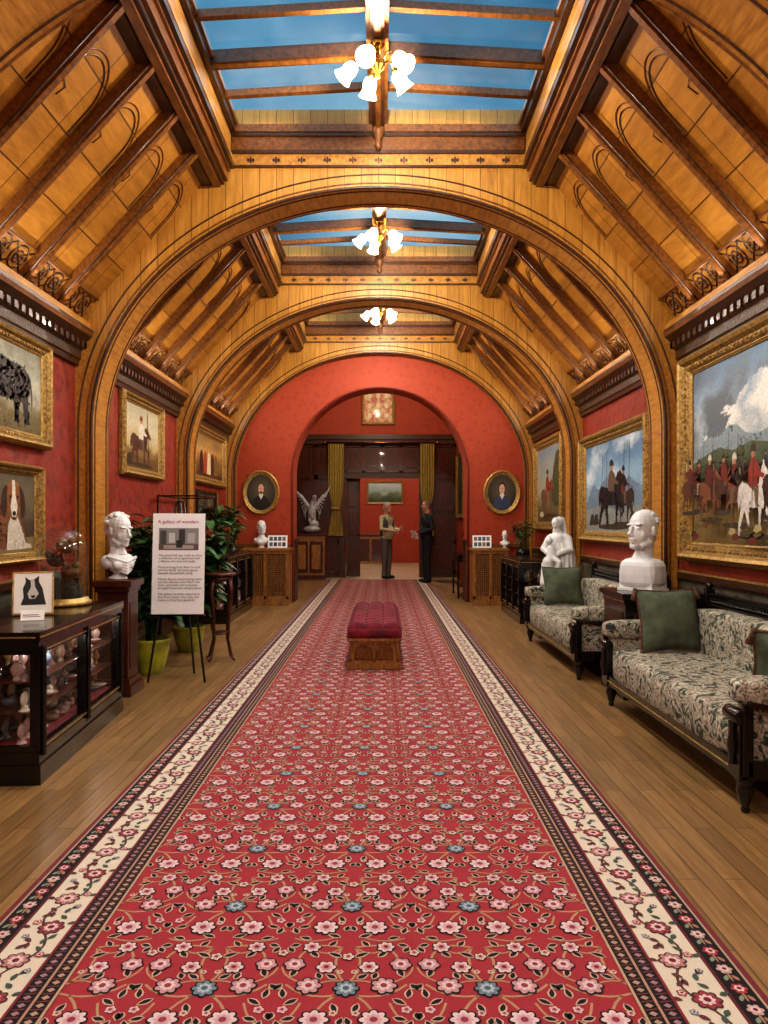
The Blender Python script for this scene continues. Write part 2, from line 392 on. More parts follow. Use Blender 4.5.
for sd,nm_ in ((-1,'left'),(1,'right')):
    m=MB('wall_far_'+nm_); m.box(*sorted((sd*2.6,sd*2.5)),Y2+.3,24,0,4.9,M_wallend); m.build(False)
M_pale=planks('pale_floor_tiles','#c8b898','#b09c78','#7a6040','XY',.3,.3,off=0)
m=MB('floor_tiles'); m.box(-2.5,2.5,17.0,24,.0005,.006,M_pale); m.build(False)
for k,(xa,xb) in enumerate(((-1.24,-.88),(.93,1.27))):
    m=MB('curtain'); vs=[];fs=[];nx=40;nz=16
    for j in range(nz+1):
        z=3.17-j/nz*2.17; t=j/nz
        pinch=1-.45*math.exp(-((t-.72)/.16)**2)
        for i in range(nx+1):
            u=i/nx; x=xa+(xb-xa)*u; cx=(xa+xb)/2; x=cx+(x-cx)*pinch
            vs.append((x,Y2-.13+.03*sin(u*2*pi*6)*(.6+.4*pinch),z))
    for j in range(nz):
        for i in range(nx): a=j*(nx+1)+i; fs.append((a,a+1,a+nx+2,a+nx+1))
    m.add(vs,fs,M_curtain,True)
    cx=(xa+xb)/2; m.ell((cx,Y2-.13,1.64),(.12,.06,.04),M_giltline)
    m.build()
m=MB('curtain_rod'); m.tube([(-1.3,Y2-.13,3.2),(1.33,Y2-.13,3.2)],.02,M_brass); m.ell((-1.32,Y2-.13,3.2),(.04,.04,.04),M_brass); m.ell((1.35,Y2-.13,3.2),(.04,.04,.04),M_brass); m.build()
# ------------------------------------------------------------ CARPET
carpet=MB('carpet_runner')
CX=-.07; Y0,Y1=-2.6,16.9; HW=1.15; HF=.785
def rect(x0,x1,ya,yb,z,c):
    carpet.add([(x0,ya,z),(x1,ya,z),(x1,yb,z),(x0,yb,z)],[(0,1,2,3)],M_wool,False,C(c))
RED='#a8343e'; BLK='#20181a'; CRM='#e0d2bc'; PNK='#cc989c'; TAN='#bc9470'; LPK='#e6cac8'
carpet.box(CX-HW,CX+HW,Y0,Y1,.001,.008,M_wool,C(RED))
def zl(k): return .008+.0006*k
def flower(x,y,r,c1,c2,c3,n=8,k=3,outline=BLK,ph=0):
    def blob(rr,amp,col,kk):
        P=[]; q=n*4
        for i in range(q):
            a=2*pi*i/q; d=rr*(1-amp+amp*abs(cos(n*a/2+ph))); P.append((x+d*cos(a),y+d*sin(a),zl(kk)))
        carpet.add(P,[tuple(range(q))],M_wool,False,C(col))
    if outline: blob(r*1.14,.2,outline,k)
    blob(r,.3,c1,k+1); blob(r*.62,.3,c2,k+2); blob(r*.28,.1,c3,k+3)
def leaf(x,y,a,l,w,c,k=2,oc=None):
    def lf(l,w,c,k,x,y):
        P=[]
        for t,s in ((0,0),(.25,.8),(.5,1),(.8,.55),(1,0),(.8,-.55),(.5,-1),(.25,-.8)):
            P.append((x+cos(a)*l*t-sin(a)*w*s/2,y+sin(a)*l*t+cos(a)*w*s/2,zl(k)))
        carpet.add(P,[tuple(range(8))],M_wool,False,C(c))
    if oc: lf(l*1.22,w*1.7,oc,k,x-cos(a)*l*.1,y-sin(a)*l*.1)
    lf(l,w,c,k+1,x,y)
def stem(P,w,c,k=1):
    vs=[];n=len(P)
    for i in range(n):
        dx=P[min(i+1,n-1)][0]-P[max(i-1,0)][0]; dy=P[min(i+1,n-1)][1]-P[max(i-1,0)][1]; l=math.hypot(dx,dy) or 1
        vs+=[(P[i][0]-dy/l*w/2,P[i][1]+dx/l*w/2,zl(k)),(P[i][0]+dy/l*w/2,P[i][1]-dx/l*w/2,zl(k))]
    carpet.add(vs,[(2*i,2*i+1,2*i+3,2*i+2) for i in range(n-1)],M_wool,False,C(c))
TW=2*HF/4; TH=.44
y=Y0+.25
def bez(p0,p1,p2,n=6): return [((1-t)**2*p0[0]+2*t*(1-t)*p1[0]+t*t*p2[0],(1-t)**2*p0[1]+2*t*(1-t)*p1[1]+t*t*p2[1]) for t in [i/n for i in range(n+1)]]
while y<Y1-.25:
    for c in range(-2,3):
        x=CX+TW*c
        if abs(c)<2: flower(x,y,.035,'#748894','#b4c0c4','#526a7a',8)
        for s in ((-1,1) if abs(c)<2 else ((1,) if c<0 else (-1,))):
            for (p0,p1,p2,w_) in (((0,.02),(.06,.10),(.02,.20),.008),((0,-.02),(.10,-.06),(.17,.02),.008),((.02,.20),(.13,.24),(.15,.13),.008),((.03,-.03),(.12,-.12),(.05,-.19),.008),((.12,-.06),(.15,-.16),(.19,-.15),.007),((.02,.20),(.07,.14),(.11,.20),.006),((.10,.02),(.18,.04),(.19,.10),.006),((.05,-.19),(.12,-.22),(.17,-.19),.006),((.0,.03),(.05,.05),(.10,.01),.006)):
                stem(bez((x+s*p0[0],y+p0[1]),(x+s*p1[0],y+p1[1]),(x+s*p2[0],y+p2[1])),w_,TAN)
            flower(x+s*.105,y+.012,.036,PNK,LPK,'#98404c',7)
            flower(x+s*.062,y+.098,.029,LPK,PNK,'#8e2630',6)
            flower(x+s*.155,y+.112,.031,PNK,LPK,'#98404c',6,ph=.5)
            flower(x+s*.078,y-.130,.039,LPK,'#d8a8b0','#98404c',8)
            flower(x+s*.112,y+.200,.027,LPK,PNK,'#8e2630',7)
            for (lx,ly,a,l) in ((.03,.045,.6,.035),(.16,.055,1.9,.04),(.13,-.045,-.6,.04),(.035,-.065,-1.9,.04),(.02,.15,.5,.045),(.09,.15,.9,.04),(.13,-.12,-.3,.035),(.165,-.165,1.2,.035),(.06,.205,2.2,.035),(.165,.175,.9,.03),(.17,-.04,1.4,.04),(.03,-.185,.4,.04),(.15,.215,-.3,.03),(.18,.02,-.9,.03),(.12,-.195,.3,.035),(.075,.045,1.2,.03),(.015,-.15,1.9,.03),(.19,-.10,-1.4,.03)):
                aa=a if s>0 else pi-a
                leaf(x+s*lx,y+ly,aa,l,.015,BLK,2,'#d4b49c')
            flower(x+s*.165,y-.090,.015,LPK,PNK,'#8e2630',5,outline=None)
            flower(x+s*.03,y-.105,.012,CRM,PNK,'#8e2630',5,outline=None)
            flower(x+s*.02,y+.075,.010,CRM,PNK,'#8e2630',5,outline=None)
        if abs(c)<2: flower(x,y+.150,.018,CRM,PNK,'#8e2630',5)
        if c<2: flower(x+TW/2,y+.17,.016,CRM,PNK,'#8e2630',5)
    y+=TH
for s in (-1,1):
    def bx_(a,b): return (CX+s*a,CX+s*b) if s>0 else (CX+s*b,CX+s*a)
    def strip(a,b,c,k=1): x0,x1=bx_(a,b); rect(x0,x1,Y0,Y1,zl(k),c)
    strip(.785,.89,BLK,6); strip(.785,.793,'#c4a488',7); strip(.833,.841,'#b89078',7); strip(.884,.892,'#8a3038',7)
    strip(.892,1.045,CRM); strip(1.045,1.055,'#6a2a30',2); strip(1.055,1.13,BLK,1); strip(1.13,1.15,'#7c3038',1); strip(1.124,1.131,'#b8a48c',2)
    y=Y0+.02
    while y<Y1-.02:
        for q,cc in ((.813,'#b89c84'),(.863,'#a8848c')):
            X=CX+s*q
            carpet.add([(X-.012,y,zl(7)),(X,y-.010,zl(7)),(X+.012,y,zl(7)),(X,y+.010,zl(7))],[(0,1,2,3)],M_wool,False,C(cc))
            carpet.add([(X-.016,y+.012,zl(7)),(X+.016,y+.016,zl(7)),(X+.016,y+.021,zl(7)),(X-.016,y+.017,zl(7))],[(0,1,2,3)],M_wool,False,C('#7a3a3c'))
        y+=.033
    y=Y0+.1;k=0
    X=CX+s*.968; P=[]
    yy=Y0
    while yy<Y1: P.append((X+.035*sin(yy*2*pi/.36),yy)); yy+=.03
    stem(P,.008,'#5a4038',2)
    while y<Y1-.1:
        sg=1 if k%2 else -1
        flower(X+sg*.012,y,.038,'#9c4048' if k%2 else '#c08480',LPK,'#7a2028',8,k=3,outline='#4a3434')
        for dx,dy,a in ((.04,.05,2.4),(-.045,.06,.8),(.05,-.04,-2.2),(-.04,-.06,-.7),(.02,.085,1.4),(-.02,-.085,-1.4),(.06,.02,.4),(-.06,0,2.8)):
            leaf(X+dx*(1 if abs(dx)<.055 else .9),y+dy,a,.035,.018,'#4c5a50' if dx>0 else '#6a3a3c',3)
        flower(X-sg*.045,y+.03,.016,'#b05058',LPK,'#7a2028',5,outline=None); flower(X-sg*.045,y-.05,.013,'#6c8a9c',LPK,'#7a2028',5,outline=None)
        y+=.18;k+=1
    y=Y0+.06;k=0; X=CX+s*1.09
    while y<Y1-.05:
        flower(X,y,.024,'#b03c48' if k%2 else '#c8a89c',LPK,'#7a2028',6,k=2,outline=None)
        leaf(X-.02,y+.035,1.1,.03,.014,'#8c9a84',2); leaf(X+.02,y+.035,2.0,.03,.014,'#b08070',2)
        leaf(X,y+.03,1.57,.06,.008,'#a88468',1)
        y+=.09;k+=1
carpet.build(False)
# ------------------------------------------------------------ PAINTINGS
def surf(O,Ud,Nd,w,h):
    O=Vector(O);Ud=Vector(Ud);Nd=Vector(Nd)
    return lambda u,v,t=0: O+Ud*(u*w)+Vector((0,0,1))*(v*h)+Nd*t
def lerp(a,b,t): t=max(0,min(1,t)); return tuple(a[i]+(b[i]-a[i])*t for i in range(4))
def grad(stops):
    S=[(p,C(c)) for p,c in stops]
    def f(v):
        if v<=S[0][0]: return S[0][1]
        for i in range(len(S)-1):
            if v<=S[i+1][0]: return lerp(S[i][1],S[i+1][1],(v-S[i][0])/(S[i+1][0]-S[i][0]))
        return S[-1][1]
    return f
from mathutils import noise as mn
def nz(u,v,s=4,k=0): return mn.fractal(Vector((u*s,v*s,k*7.3)),.8,2.2,5)
def inside(pts,x,y):
    c=False;n=len(pts);j=n-1
    for i in range(n):
        xi,yi=pts[i];xj,yj=pts[j]
        if (yi>y)!=(yj>y) and x<(xj-xi)*(y-yi)/(yj-yi)+xi: c=not c
        j=i
    return c
HORSE=[(.06,.35),(.02,.5),(.05,.66),(.12,.72),(.2,.73),(.3,.69),(.42,.67),(.52,.71),(.6,.8),(.66,.9),(.70,.93),(.72,1.0),(.76,.93),(.84,.85),(.93,.75),(.93,.70),(.89,.68),(.82,.73),(.77,.72),(.75,.62),(.73,.52),(.74,.44),(.84,.36),(.86,.26),(.80,.2),(.77,.21),(.80,.27),(.78,.32),(.68,.38),(.66,.3),(.64,.15),(.65,.03),(.67,0),(.61,0),(.60,.15),(.60,.3),(.58,.39),(.45,.37),(.36,.39),(.33,.3),(.36,.18),(.34,.04),(.37,0),(.30,0),(.30,.15),(.26,.28),(.22,.34),(.16,.25),(.12,.15),(.08,.03),(.10,0),(.03,0),(.05,.15),(.09,.28),(.12,.4),(.10,.5)]
class Pic:
    def __init__(s,name,O,Ud,Nd,w,h,fw=.1,fd=.07,oval=False,bg=None,fm=None,n=48,liner=True):
        s.mb=MB(name); s.w=w;s.h=h; s.P=surf(O,Ud,Nd,w,h); s.k=1; s.fm=fm or M_gilt
        mb=s.mb; P=s.P
        prof=[(-.004,.012),(0,.018),(.06,.022),(.10,.03),(.14,.028),(.25,.045),(.45,.05),(.6,.075),(.75,.085),(.88,.07),(.95,.05),(1,.045),(1,.002)]
        loops=[]
        for o,t in prof:
            oo=o*fw; tt=t*fd/.085
            if oval: loops.append([P(.5+(.5+oo/w)*cos(2*pi*k/48),.5+(.5+oo/h)*sin(2*pi*k/48),tt) for k in range(48)])
            else: loops.append([P(a,b,tt) for a,b in ((-oo/w,-oo/h),(1+oo/w,-oo/h),(1+oo/w,1+oo/h),(-oo/w,1+oo/h))])
        nn=len(loops[0])
        for i in range(len(loops)-1):
            mb.add(loops[i]+loops[i+1],[(k,(k+1)%nn,nn+(k+1)%nn,nn+k) for k in range(nn)],M_giltline if i in (1,2,3,7) else s.fm,oval)
        if not oval and fm is None:
            a=fw*.36
            for (ax,ay,bx2,by2) in ((0,0,1,0),(1,0,1,1),(1,1,0,1),(0,1,0,0)):
                ln=(w if ay==by2 else h)+2*a; nn_=max(4,int(ln/(fw*.40)))
                for q in range(nn_):
                    f=(q+.5)/nn_
                    if ay==by2: uu=(-a+ln*f)/w if bx2>ax else 1-(-a+ln*f)/w; vv=-a/h if ay==0 else 1+a/h
                    else: vv=(-a+ln*f)/h if by2>ay else 1-(-a+ln*f)/h; uu=-a/w if ax==0 else 1+a/w
                    mb.ell(P(uu,vv,.047*fd/.085),(fw*.09,)*3,M_gilt,seg=8,rings=5)
        vs=[];vc=[];fs=[]
        for j in range(n+1):
            for i in range(n+1):
                u,v=i/n,j/n
                if oval:
                    a,b=2*u-1,2*v-1; x=a*math.sqrt(1-b*b/2); y=b*math.sqrt(1-a*a/2); u,v=.5+x/2,.5+y/2
                vs.append(P(u,v,.012)); vc.append(bg(u,v))
        for j in range(n):
            for i in range(n): a=j*(n+1)+i; fs.append((a,a+1,a+n+2,a+n+1))
        mb.add(vs,fs,M_paint,False,vc=vc)
        mb.add([P(0,0,.002),P(1,0,.002),P(1,1,.002),P(0,1,.002)],[(0,1,2,3)],M_dark)
    def poly(s,pts,col,dab=26,jit=.3,light=.5,size=.11):
        s.k+=1; t=.012+.00012*s.k
        c=C(col) if isinstance(col,str) else col
        s.mb.add([s.P(u,v,t) for u,v in pts],[tuple(range(len(pts)))],M_paint,False,c)
        if not dab: return
        if c[0]+c[1]+c[2]>1.2: jit*=.45; light*=.5
        us=[p[0] for p in pts];vs_=[p[1] for p in pts];u0,u1,v0,v1=min(us),max(us),min(vs_),max(vs_)
        sz=size*math.sqrt(max(1e-6,(u1-u0)*(v1-v0))); s.k+=1; t=.012+.00012*s.k
        asp=s.w/s.h
        for _ in range(int(dab*3)):
            u=U(u0,u1);v=U(v0,v1)
            if not inside(pts,u,v): continue
            f=1+U(-jit,jit)+light*((v-v0)/(v1-v0+1e-6)-.5)
            cc=(min(1,c[0]*f+.003*R()),min(1,c[1]*f+.003*R()),min(1,c[2]*f+.002*R()),1)
            a=U(-.6,.6)+(0 if R()<.5 else 1.3); l=sz*U(.5,1.1); w_=l*U(.25,.45); q=[]
            for k in range(6):
                th=2*pi*k/6; x=l*.5*cos(th); y=w_*.5*sin(th); q.append((u+(x*cos(a)-y*sin(a))/math.sqrt(asp),v+(x*sin(a)+y*cos(a))*math.sqrt(asp)))
            q=[(min(.998,max(.002,x)),min(.998,max(.002,y))) for x,y in q]
            s.mb.add([s.P(x,y,t) for x,y in q],[(0,1,2,3,4,5)],M_paint,False,cc)
    def ell(s,u,v,ru,rv,col,n=14,a0=0,dab=0): s.poly([(u+ru*cos(2*pi*k/n+a0),v+rv*sin(2*pi*k/n+a0)) for k in range(n)],col,dab)
    def horse(s,u,v,w,h,col,flip=False,dark=None,dab=40):
        s.ell(u+.5*w,v+.0*h,.5*w,.05*h,'#3c3220')
        pts=[(u+(1-x if flip else x)*w,v+y*h) for x,y in HORSE]; s.poly(pts,col,dab,.3,.8)
        mane=[(.52,.7),(.58,.82),(.66,.94),(.70,.95),(.64,.82),(.60,.68)]; s.poly([(u+(1-x if flip else x)*w,v+y*h) for x,y in mane],'#1c120c',6)
    def rider(s,u,v,w,h,coat,hat,flip=False,dab=14):
        f=-1 if flip else 1
        s.poly([(u-.02*w*f,v+.1*h),(u+.16*w*f,v+.0*h),(u+.14*w*f,v-.35*h),(u+.2*w*f,v-.42*h),(u+.06*w*f,v-.42*h),(u+.02*w*f,v-.1*h),(u-.12*w*f,v+.0*h)],random.choice(['#3a3028','#8c7c60','#2c2830','#6a5a44']),4)
        s.poly([(u-.14*w,v+.0*h),(u-.16*w,v+.3*h),(u-.12*w,v+.52*h),(u-.04*w,v+.6*h),(u+.04*w,v+.6*h),(u+.12*w,v+.5*h),(u+.24*w*f,v+.28*h),(u+.34*w*f,v+.24*h),(u+.30*w*f,v+.16*h),(u+.12*w*f,v+.2*h),(u+.13*w,v+.0*h)],coat,dab,.35,.8)
        s.ell(u,v+.68*h,.06*w,.08*h,'#b0805c'); s.poly([(u-.10*w,v+.73*h),(u+.10*w,v+.73*h),(u+.07*w,v+.86*h),(u,v+.92*h),(u-.07*w,v+.86*h)],hat,3)
    def end(s): return s.mb.build()
XL,XR=-W+.002,W-.002
def left(name,ya,yb,za,zb_,fw,bg,**k):
    return Pic(name,(XL,ya+fw,za+fw),(0,1,0),(1,0,0),yb-ya-2*fw,zb_-za-2*fw,fw,bg=bg,**k)
def right(name,ya,yb,za,zb_,fw,bg,**k):
    return Pic(name,(XR,yb-fw,za+fw),(0,-1,0),(-1,0,0),yb-ya-2*fw,zb_-za-2*fw,fw,bg=bg,**k)
g1=grad([(0,'#4a3c20'),(.2,'#6a5a34'),(.3,'#8c8460'),(.4,'#a8a48c'),(.6,'#bcb8a0'),(.8,'#989880'),(1,'#787860')])
p=left('bull_painting',4.4,5.55,1.84,2.62,.1,lambda u,v:lerp(g1(v+.12*nz(u,v)),C('#3a3020'),.45*abs(nz(u,v,7,2))),n=64)
p.poly([(0,0),(1,0),(1,.2),(.8,.24),(.5,.2),(.2,.26),(0,.22)],'#6a5c34',60)
p.poly([(.04,.30),(.01,.42),(.03,.56),(.10,.66),(.14,.74),(.22,.80),(.34,.84),(.50,.80),(.64,.79),(.74,.78),(.81,.70),(.83,.56),(.80,.42),(.80,.28),(.82,.10),(.75,.09),(.73,.28),(.69,.38),(.66,.26),(.66,.10),(.60,.10),(.60,.28),(.56,.36),(.42,.34),(.34,.36),(.33,.22),(.34,.09),(.27,.09),(.27,.24),(.25,.34),(.22,.22),(.22,.10),(.16,.10),(.17,.30),(.14,.38),(.10,.30)],'#261c16',240,.4,1.1)
p.poly([(.80,.72),(.84,.66),(.865,.45),(.86,.28),(.85,.28),(.845,.45),(.82,.62)],'#1a120e',4)
p.poly([(.10,.66),(.04,.70),(.02,.78),(.05,.80),(.07,.74),(.13,.72)],'#b8ac90',3)
p.end()
g=grad([(0,'#3c2c1c'),(.4,'#4c3c28'),(.7,'#6c6048'),(1,'#585240')])
p=left('hound_painting',4.5,5.42,1.02,1.71,.075,lambda u,v:g(v+.15*nz(u,v,5)),n=60)
p.poly([(0,0),(1,0),(1,.2),(.7,.18),(.3,.24),(0,.2)],'#84704a',50)
p.poly([(.05,.08),(.06,.35),(.14,.52),(.28,.62),(.44,.66),(.60,.60),(.74,.45),(.82,.25),(.86,.10),(.5,.06)],'#7a4a2a',140,.35,.9)
p.poly([(.5,.08),(.52,.35),(.58,.5),(.68,.48),(.76,.32),(.84,.12),(.94,.10),(.95,.05),(.5,.04)],'#cabfac',50,.25,.4)
p.poly([(.46,.62),(.45,.76),(.50,.88),(.60,.93),(.70,.89),(.76,.78),(.76,.64),(.72,.52),(.66,.42),(.60,.42),(.52,.50)],'#8a5630',90,.3,.8)
p.poly([(.585,.92),(.64,.92),(.65,.72),(.69,.58),(.66,.46),(.59,.46),(.56,.58),(.59,.72)],'#d8cebc',24,.15,.3)
p.poly([(.50,.86),(.43,.80),(.39,.62),(.41,.48),(.46,.44),(.50,.55),(.50,.70)],'#3c2012',20,.3,.9); p.poly([(.72,.86),(.79,.79),(.83,.62),(.82,.48),(.77,.44),(.74,.56),(.73,.70)],'#3c2012',20,.3,.9)
p.ell(.625,.50,.032,.032,'#140c08'); p.ell(.555,.71,.018,.022,'#140c08'); p.ell(.69,.71,.018,.022,'#140c08')
p.poly([(.58,.45),(.625,.42),(.67,.45),(.625,.435)],'#3a2018',0); p.end()
g=grad([(0,'#5a4024'),(.3,'#8a6c3c'),(.4,'#c0a878'),(.7,'#d0c4a0'),(1,'#b0a888')])
p=left('horse_and_rider_painting',7.1,8.4,1.77,2.6,.095,lambda u,v:g(v+.12*nz(u,v,4,3)))
p.poly([(0,0),(1,0),(1,.22),(.6,.16),(.2,.24),(0,.2)],'#6c5028',40)
p.horse(.16,.06,.66,.66,'#5a3420',dab=110); p.rider(.48,.48,.5,.42,'#d8d0bc','#8c2a20',dab=30); p.poly([(.7,.1),(.715,.1),(.665,.95),(.65,.95)],'#3a2a1c',0); p.poly([(.05,.02),(.1,.2),(.2,.22),(.24,.05)],'#3c2c18',10); p.end()
g=grad([(0,'#4a3018'),(.4,'#8c6430'),(.6,'#c89a50'),(1,'#8c7040')])
p=left('figures_painting',9.75,11.75,1.84,2.66,.12,lambda u,v:g(v+.15*nz(u,v,4,5)))
for u,c in ((.25,'#3a2010'),(.38,'#a84828'),(.5,'#e0d0a8'),(.63,'#5a3018'),(.75,'#7a6a3a')):
    p.poly([(u-.07,.08),(u-.05,.5),(u-.02,.62),(u+.02,.62),(u+.05,.5),(u+.07,.08)],c,20); p.ell(u,.68,.025,.05,'#c89a70')
p.end()
p=left('small_framed_print',9.9,11.1,1.36,1.76,.05,lambda u,v:lerp(C('#706a58'),C('#26221c'),.5+nz(u,v,6,1)),fm=M_black); p.poly([(.3,.1),(.4,.7),(.6,.8),(.7,.1)],'#302a22'); p.end()
# big battle painting
gs=grad([(0,'#7a6438'),(.14,'#907a4c'),(.28,'#94845c'),(.36,'#6c6e4c'),(.46,'#6c7460'),(.54,'#98a4a4'),(.7,'#a8b4b8'),(.85,'#8098ac'),(1,'#547894')])
def bgb(u,v):
    n=nz(u,v,3,9)
    if v>.5: return lerp(gs(v),C('#e4e0d6') if nz(u,v,2.2,4)>-.1 else C('#606a70'),min(.9,abs(n)*1.5)*(1.25-abs(v-.72)*1.8))
    return gs(max(0,min(.56,v+.10*n+.06*(u-.5))))
p=right('cavalry_battle_painting',3.5,5.98,1.0,2.62,.15,bgb,n=110,fd=.10)
random.seed(3)
p.poly([(0,.48),(.05,.55),(.12,.60),(.2,.59),(.28,.64),(.33,.63),(.38,.58),(.45,.56),(.5,.57),(.56,.60),(.62,.56),(.7,.54),(.8,.57),(.9,.54),(1,.56),(1,.42),(0,.42)],'#88969a',300,.2,.5,.05)
p.poly([(0,.46),(.1,.50),(.2,.53),(.3,.50),(.42,.53),(.6,.49),(.8,.51),(1,.49),(1,.34),(0,.34)],'#545e42',400,.35,.5,.05)
for k in range(60):
    u=U(0,.94); v=U(.32,.42); p.horse(u,v-.08,.055,.10,random.choice(['#4a2a18','#2a1810','#8a8078','#6a3c20','#7a5034']),flip=R()<.3,dab=5); p.rider(u+.027,v,.055,.08,random.choice(['#7c2c1e','#6a2418','#4a2418','#a89870','#283048','#3a3a34']),'#201810',dab=3)
    if R()<.5: p.poly([(u+.03,v),(u+.0325,v),(u+.045,v+.15),(u+.0425,v+.15)],'#3c3020',0)
for u,c,v0,sc in ((-.0,'#5a3018',.17,1.0),(.08,'#3a2014',.18,.95),(.15,'#7a4828',.13,1.15),(.26,'#4c2c1a',.17,1.0),(.32,'#6a4028',.10,1.2),(.42,'#d0cac0',.05,1.45),(.57,'#3a2014',.14,1.1),(.66,'#b8b0a4',.16,1.0),(.72,'#5c3018',.06,1.3),(.84,'#2c1a10',.14,1.0)):
    fl=R()<.35; p.horse(u,v0,.15*sc,.25*sc,c,flip=fl,dab=60); p.rider(u+.07*sc,v0+.165*sc,.13*sc,.16*sc,random.choice(['#8c2c1e','#702014','#a48838','#5c2014','#943024']),random.choice(['#c8c0b0','#1c1410','#3a2c20']),flip=fl,dab=18)
    p.poly([(u+.09,v0+.12),(u+.0925,v0+.12),(u+.11,v0+.46),(u+.1075,v0+.46)],'#2c2010',0)
for k in range(40):
    u=U(.02,.93); v=U(.0,.08); p.poly([(u,v+.01),(u+.02,v),(u+.05,v+.015),(u+.045,v+.035),(u+.015,v+.04)],random.choice(['#4c4020','#6a5a30','#6c2818','#3c3018','#a89868']),5)
p.poly([(.80,.3),(.805,.3),(.822,.85),(.817,.85)],'#3a2818',0); p.poly([(.82,.85),(.86,.82),(.9,.84),(.93,.80),(.92,.74),(.87,.76),(.82,.75)],'#98382a',20); p.end()
gs2=grad([(0,'#3c3a34'),(.2,'#6a6c68'),(.35,'#7890a0'),(.6,'#8cacbe'),(.8,'#6a8ca8'),(1,'#50748c')])
p=right('mounted_warrior_painting',6.72,9.02,1.08,2.32,.13,lambda u,v:lerp(gs2(v+.1*nz(u,v,3,4)),C('#dce4e4'),max(0,nz(u,v,3,6))*1.2),n=80,fd=.09)
p.poly([(0,.3),(.08,.44),(.15,.55),(.2,.5),(.25,.48),(.33,.56),(.4,.62),(.46,.52),(.55,.42),(.65,.5),(.75,.58),(.85,.5),(1,.42),(1,.15),(0,.15)],'#74899a',260,.2,.6,.06); p.poly([(0,.25),(.3,.3),(.6,.22),(1,.28),(1,0),(0,0)],'#8c9088',240,.3,.2,.06)
p.horse(.50,.08,.34,.5,'#3a2c24',flip=True,dab=60); p.rider(.67,.42,.26,.30,'#6a3028','#201818',dab=25)
p.horse(.24,.05,.52,.62,'#241c1a',dab=120); p.rider(.48,.44,.36,.38,'#6a5444','#2a2020',dab=40)
for a in (.3,.38,.66,.74): p.poly([(a,.15),(a+.004,.15),(a+.03,.92),(a+.026,.92)],'#241c18',0)
for u in (.12,.2,.8,.88): p.poly([(u-.04,.06),(u-.02,.18),(u+.03,.2),(u+.06,.08)],'#3c342c',12)
p.end()
g=grad([(0,'#4a3c28'),(.3,'#7a6c48'),(.5,'#a8a890'),(1,'#7c8c94')])
p=right('hunting_painting',10.0,11.8,1.18,2.56,.14,lambda u,v:g(v+.12*nz(u,v,4,8)))
p.poly([(.6,.4),(.7,.7),(.8,.9),(1,.95),(1,.2),(.7,.2)],'#4c5030',60)
p.horse(.15,.08,.65,.5,'#7a5030',dab=60); p.rider(.45,.40,.45,.34,'#983828','#181210',dab=25); p.ell(.2,.1,.1,.04,'#c8b898'); p.end()
for nm_,xc,face in (('oval_portrait',-1.955,1),('oval_portrait',2.0,0)):
    def bgo(u,v): return lerp(C('#6a5840'),C('#1c1814'),math.hypot(u-.5,v-.55)*1.8)
    p=Pic(nm_,(xc-.23,YE-.002,1.8-.29),(1,0,0),(0,-1,0),.46,.58,.075,.05,True,bgo,n=24,fm=M_giltline)
    p.poly([(.18,.12),(.25,.32),(.4,.42),(.6,.42),(.75,.32),(.82,.12),(.65,.03),(.35,.03)],'#1c1614' if face else '#384460',14)
    p.poly([(.42,.42),(.5,.3),(.58,.42),(.55,.5),(.45,.5)],'#e0d8cc',0); p.ell(.5,.63,.13,.17,'#2c1c10' if not face else '#4c4034'); p.ell(.5,.6,.10,.14,'#dcac8c')
    for s in (-1,1): p.ell(.5+s*.04,.62,.015,.012,'#20140c')
    p.poly([(.49,.6),(.51,.6),(.52,.55),(.48,.55)],'#b88868',0); p.ell(.5,.515,.03,.01,'#984838')
    if face: p.ell(.5,.5,.06,.04,'#5a4838')
    p.end()
p=Pic('framed_tapestry',(-.39,Y2-.002,3.7),(1,0,0),(0,-1,0),.66,.78,.07,.05,bg=lambda u,v:lerp(C('#b84a30'),C('#d0b880'),.5+1.2*nz(u,v,9,2)),n=40)
for i in range(3):
    for j in range(3): p.ell(.2+.3*i,.2+.3*j,.08,.08,'#dcc898')
p.end()
g=grad([(0,'#2c3a24'),(.4,'#56683c'),(.6,'#8ca090'),(1,'#a8b4ac')])
p=Pic('landscape_painting',(-.40,24.0,1.98),(1,0,0),(0,-1,0),1.05,.6,.08,.06,bg=lambda u,v:g(v+.2*nz(u,v,4,2))); p.end()
p=Pic('vestibule_painting',(1.798,17.1,1.5),(0,-1,0),(-1,0,0),1.3,1.3,.1,.06,bg=lambda u,v:lerp(C('#5a4a2c'),C('#1c1810'),.5+nz(u,v,4,2))); p.end()
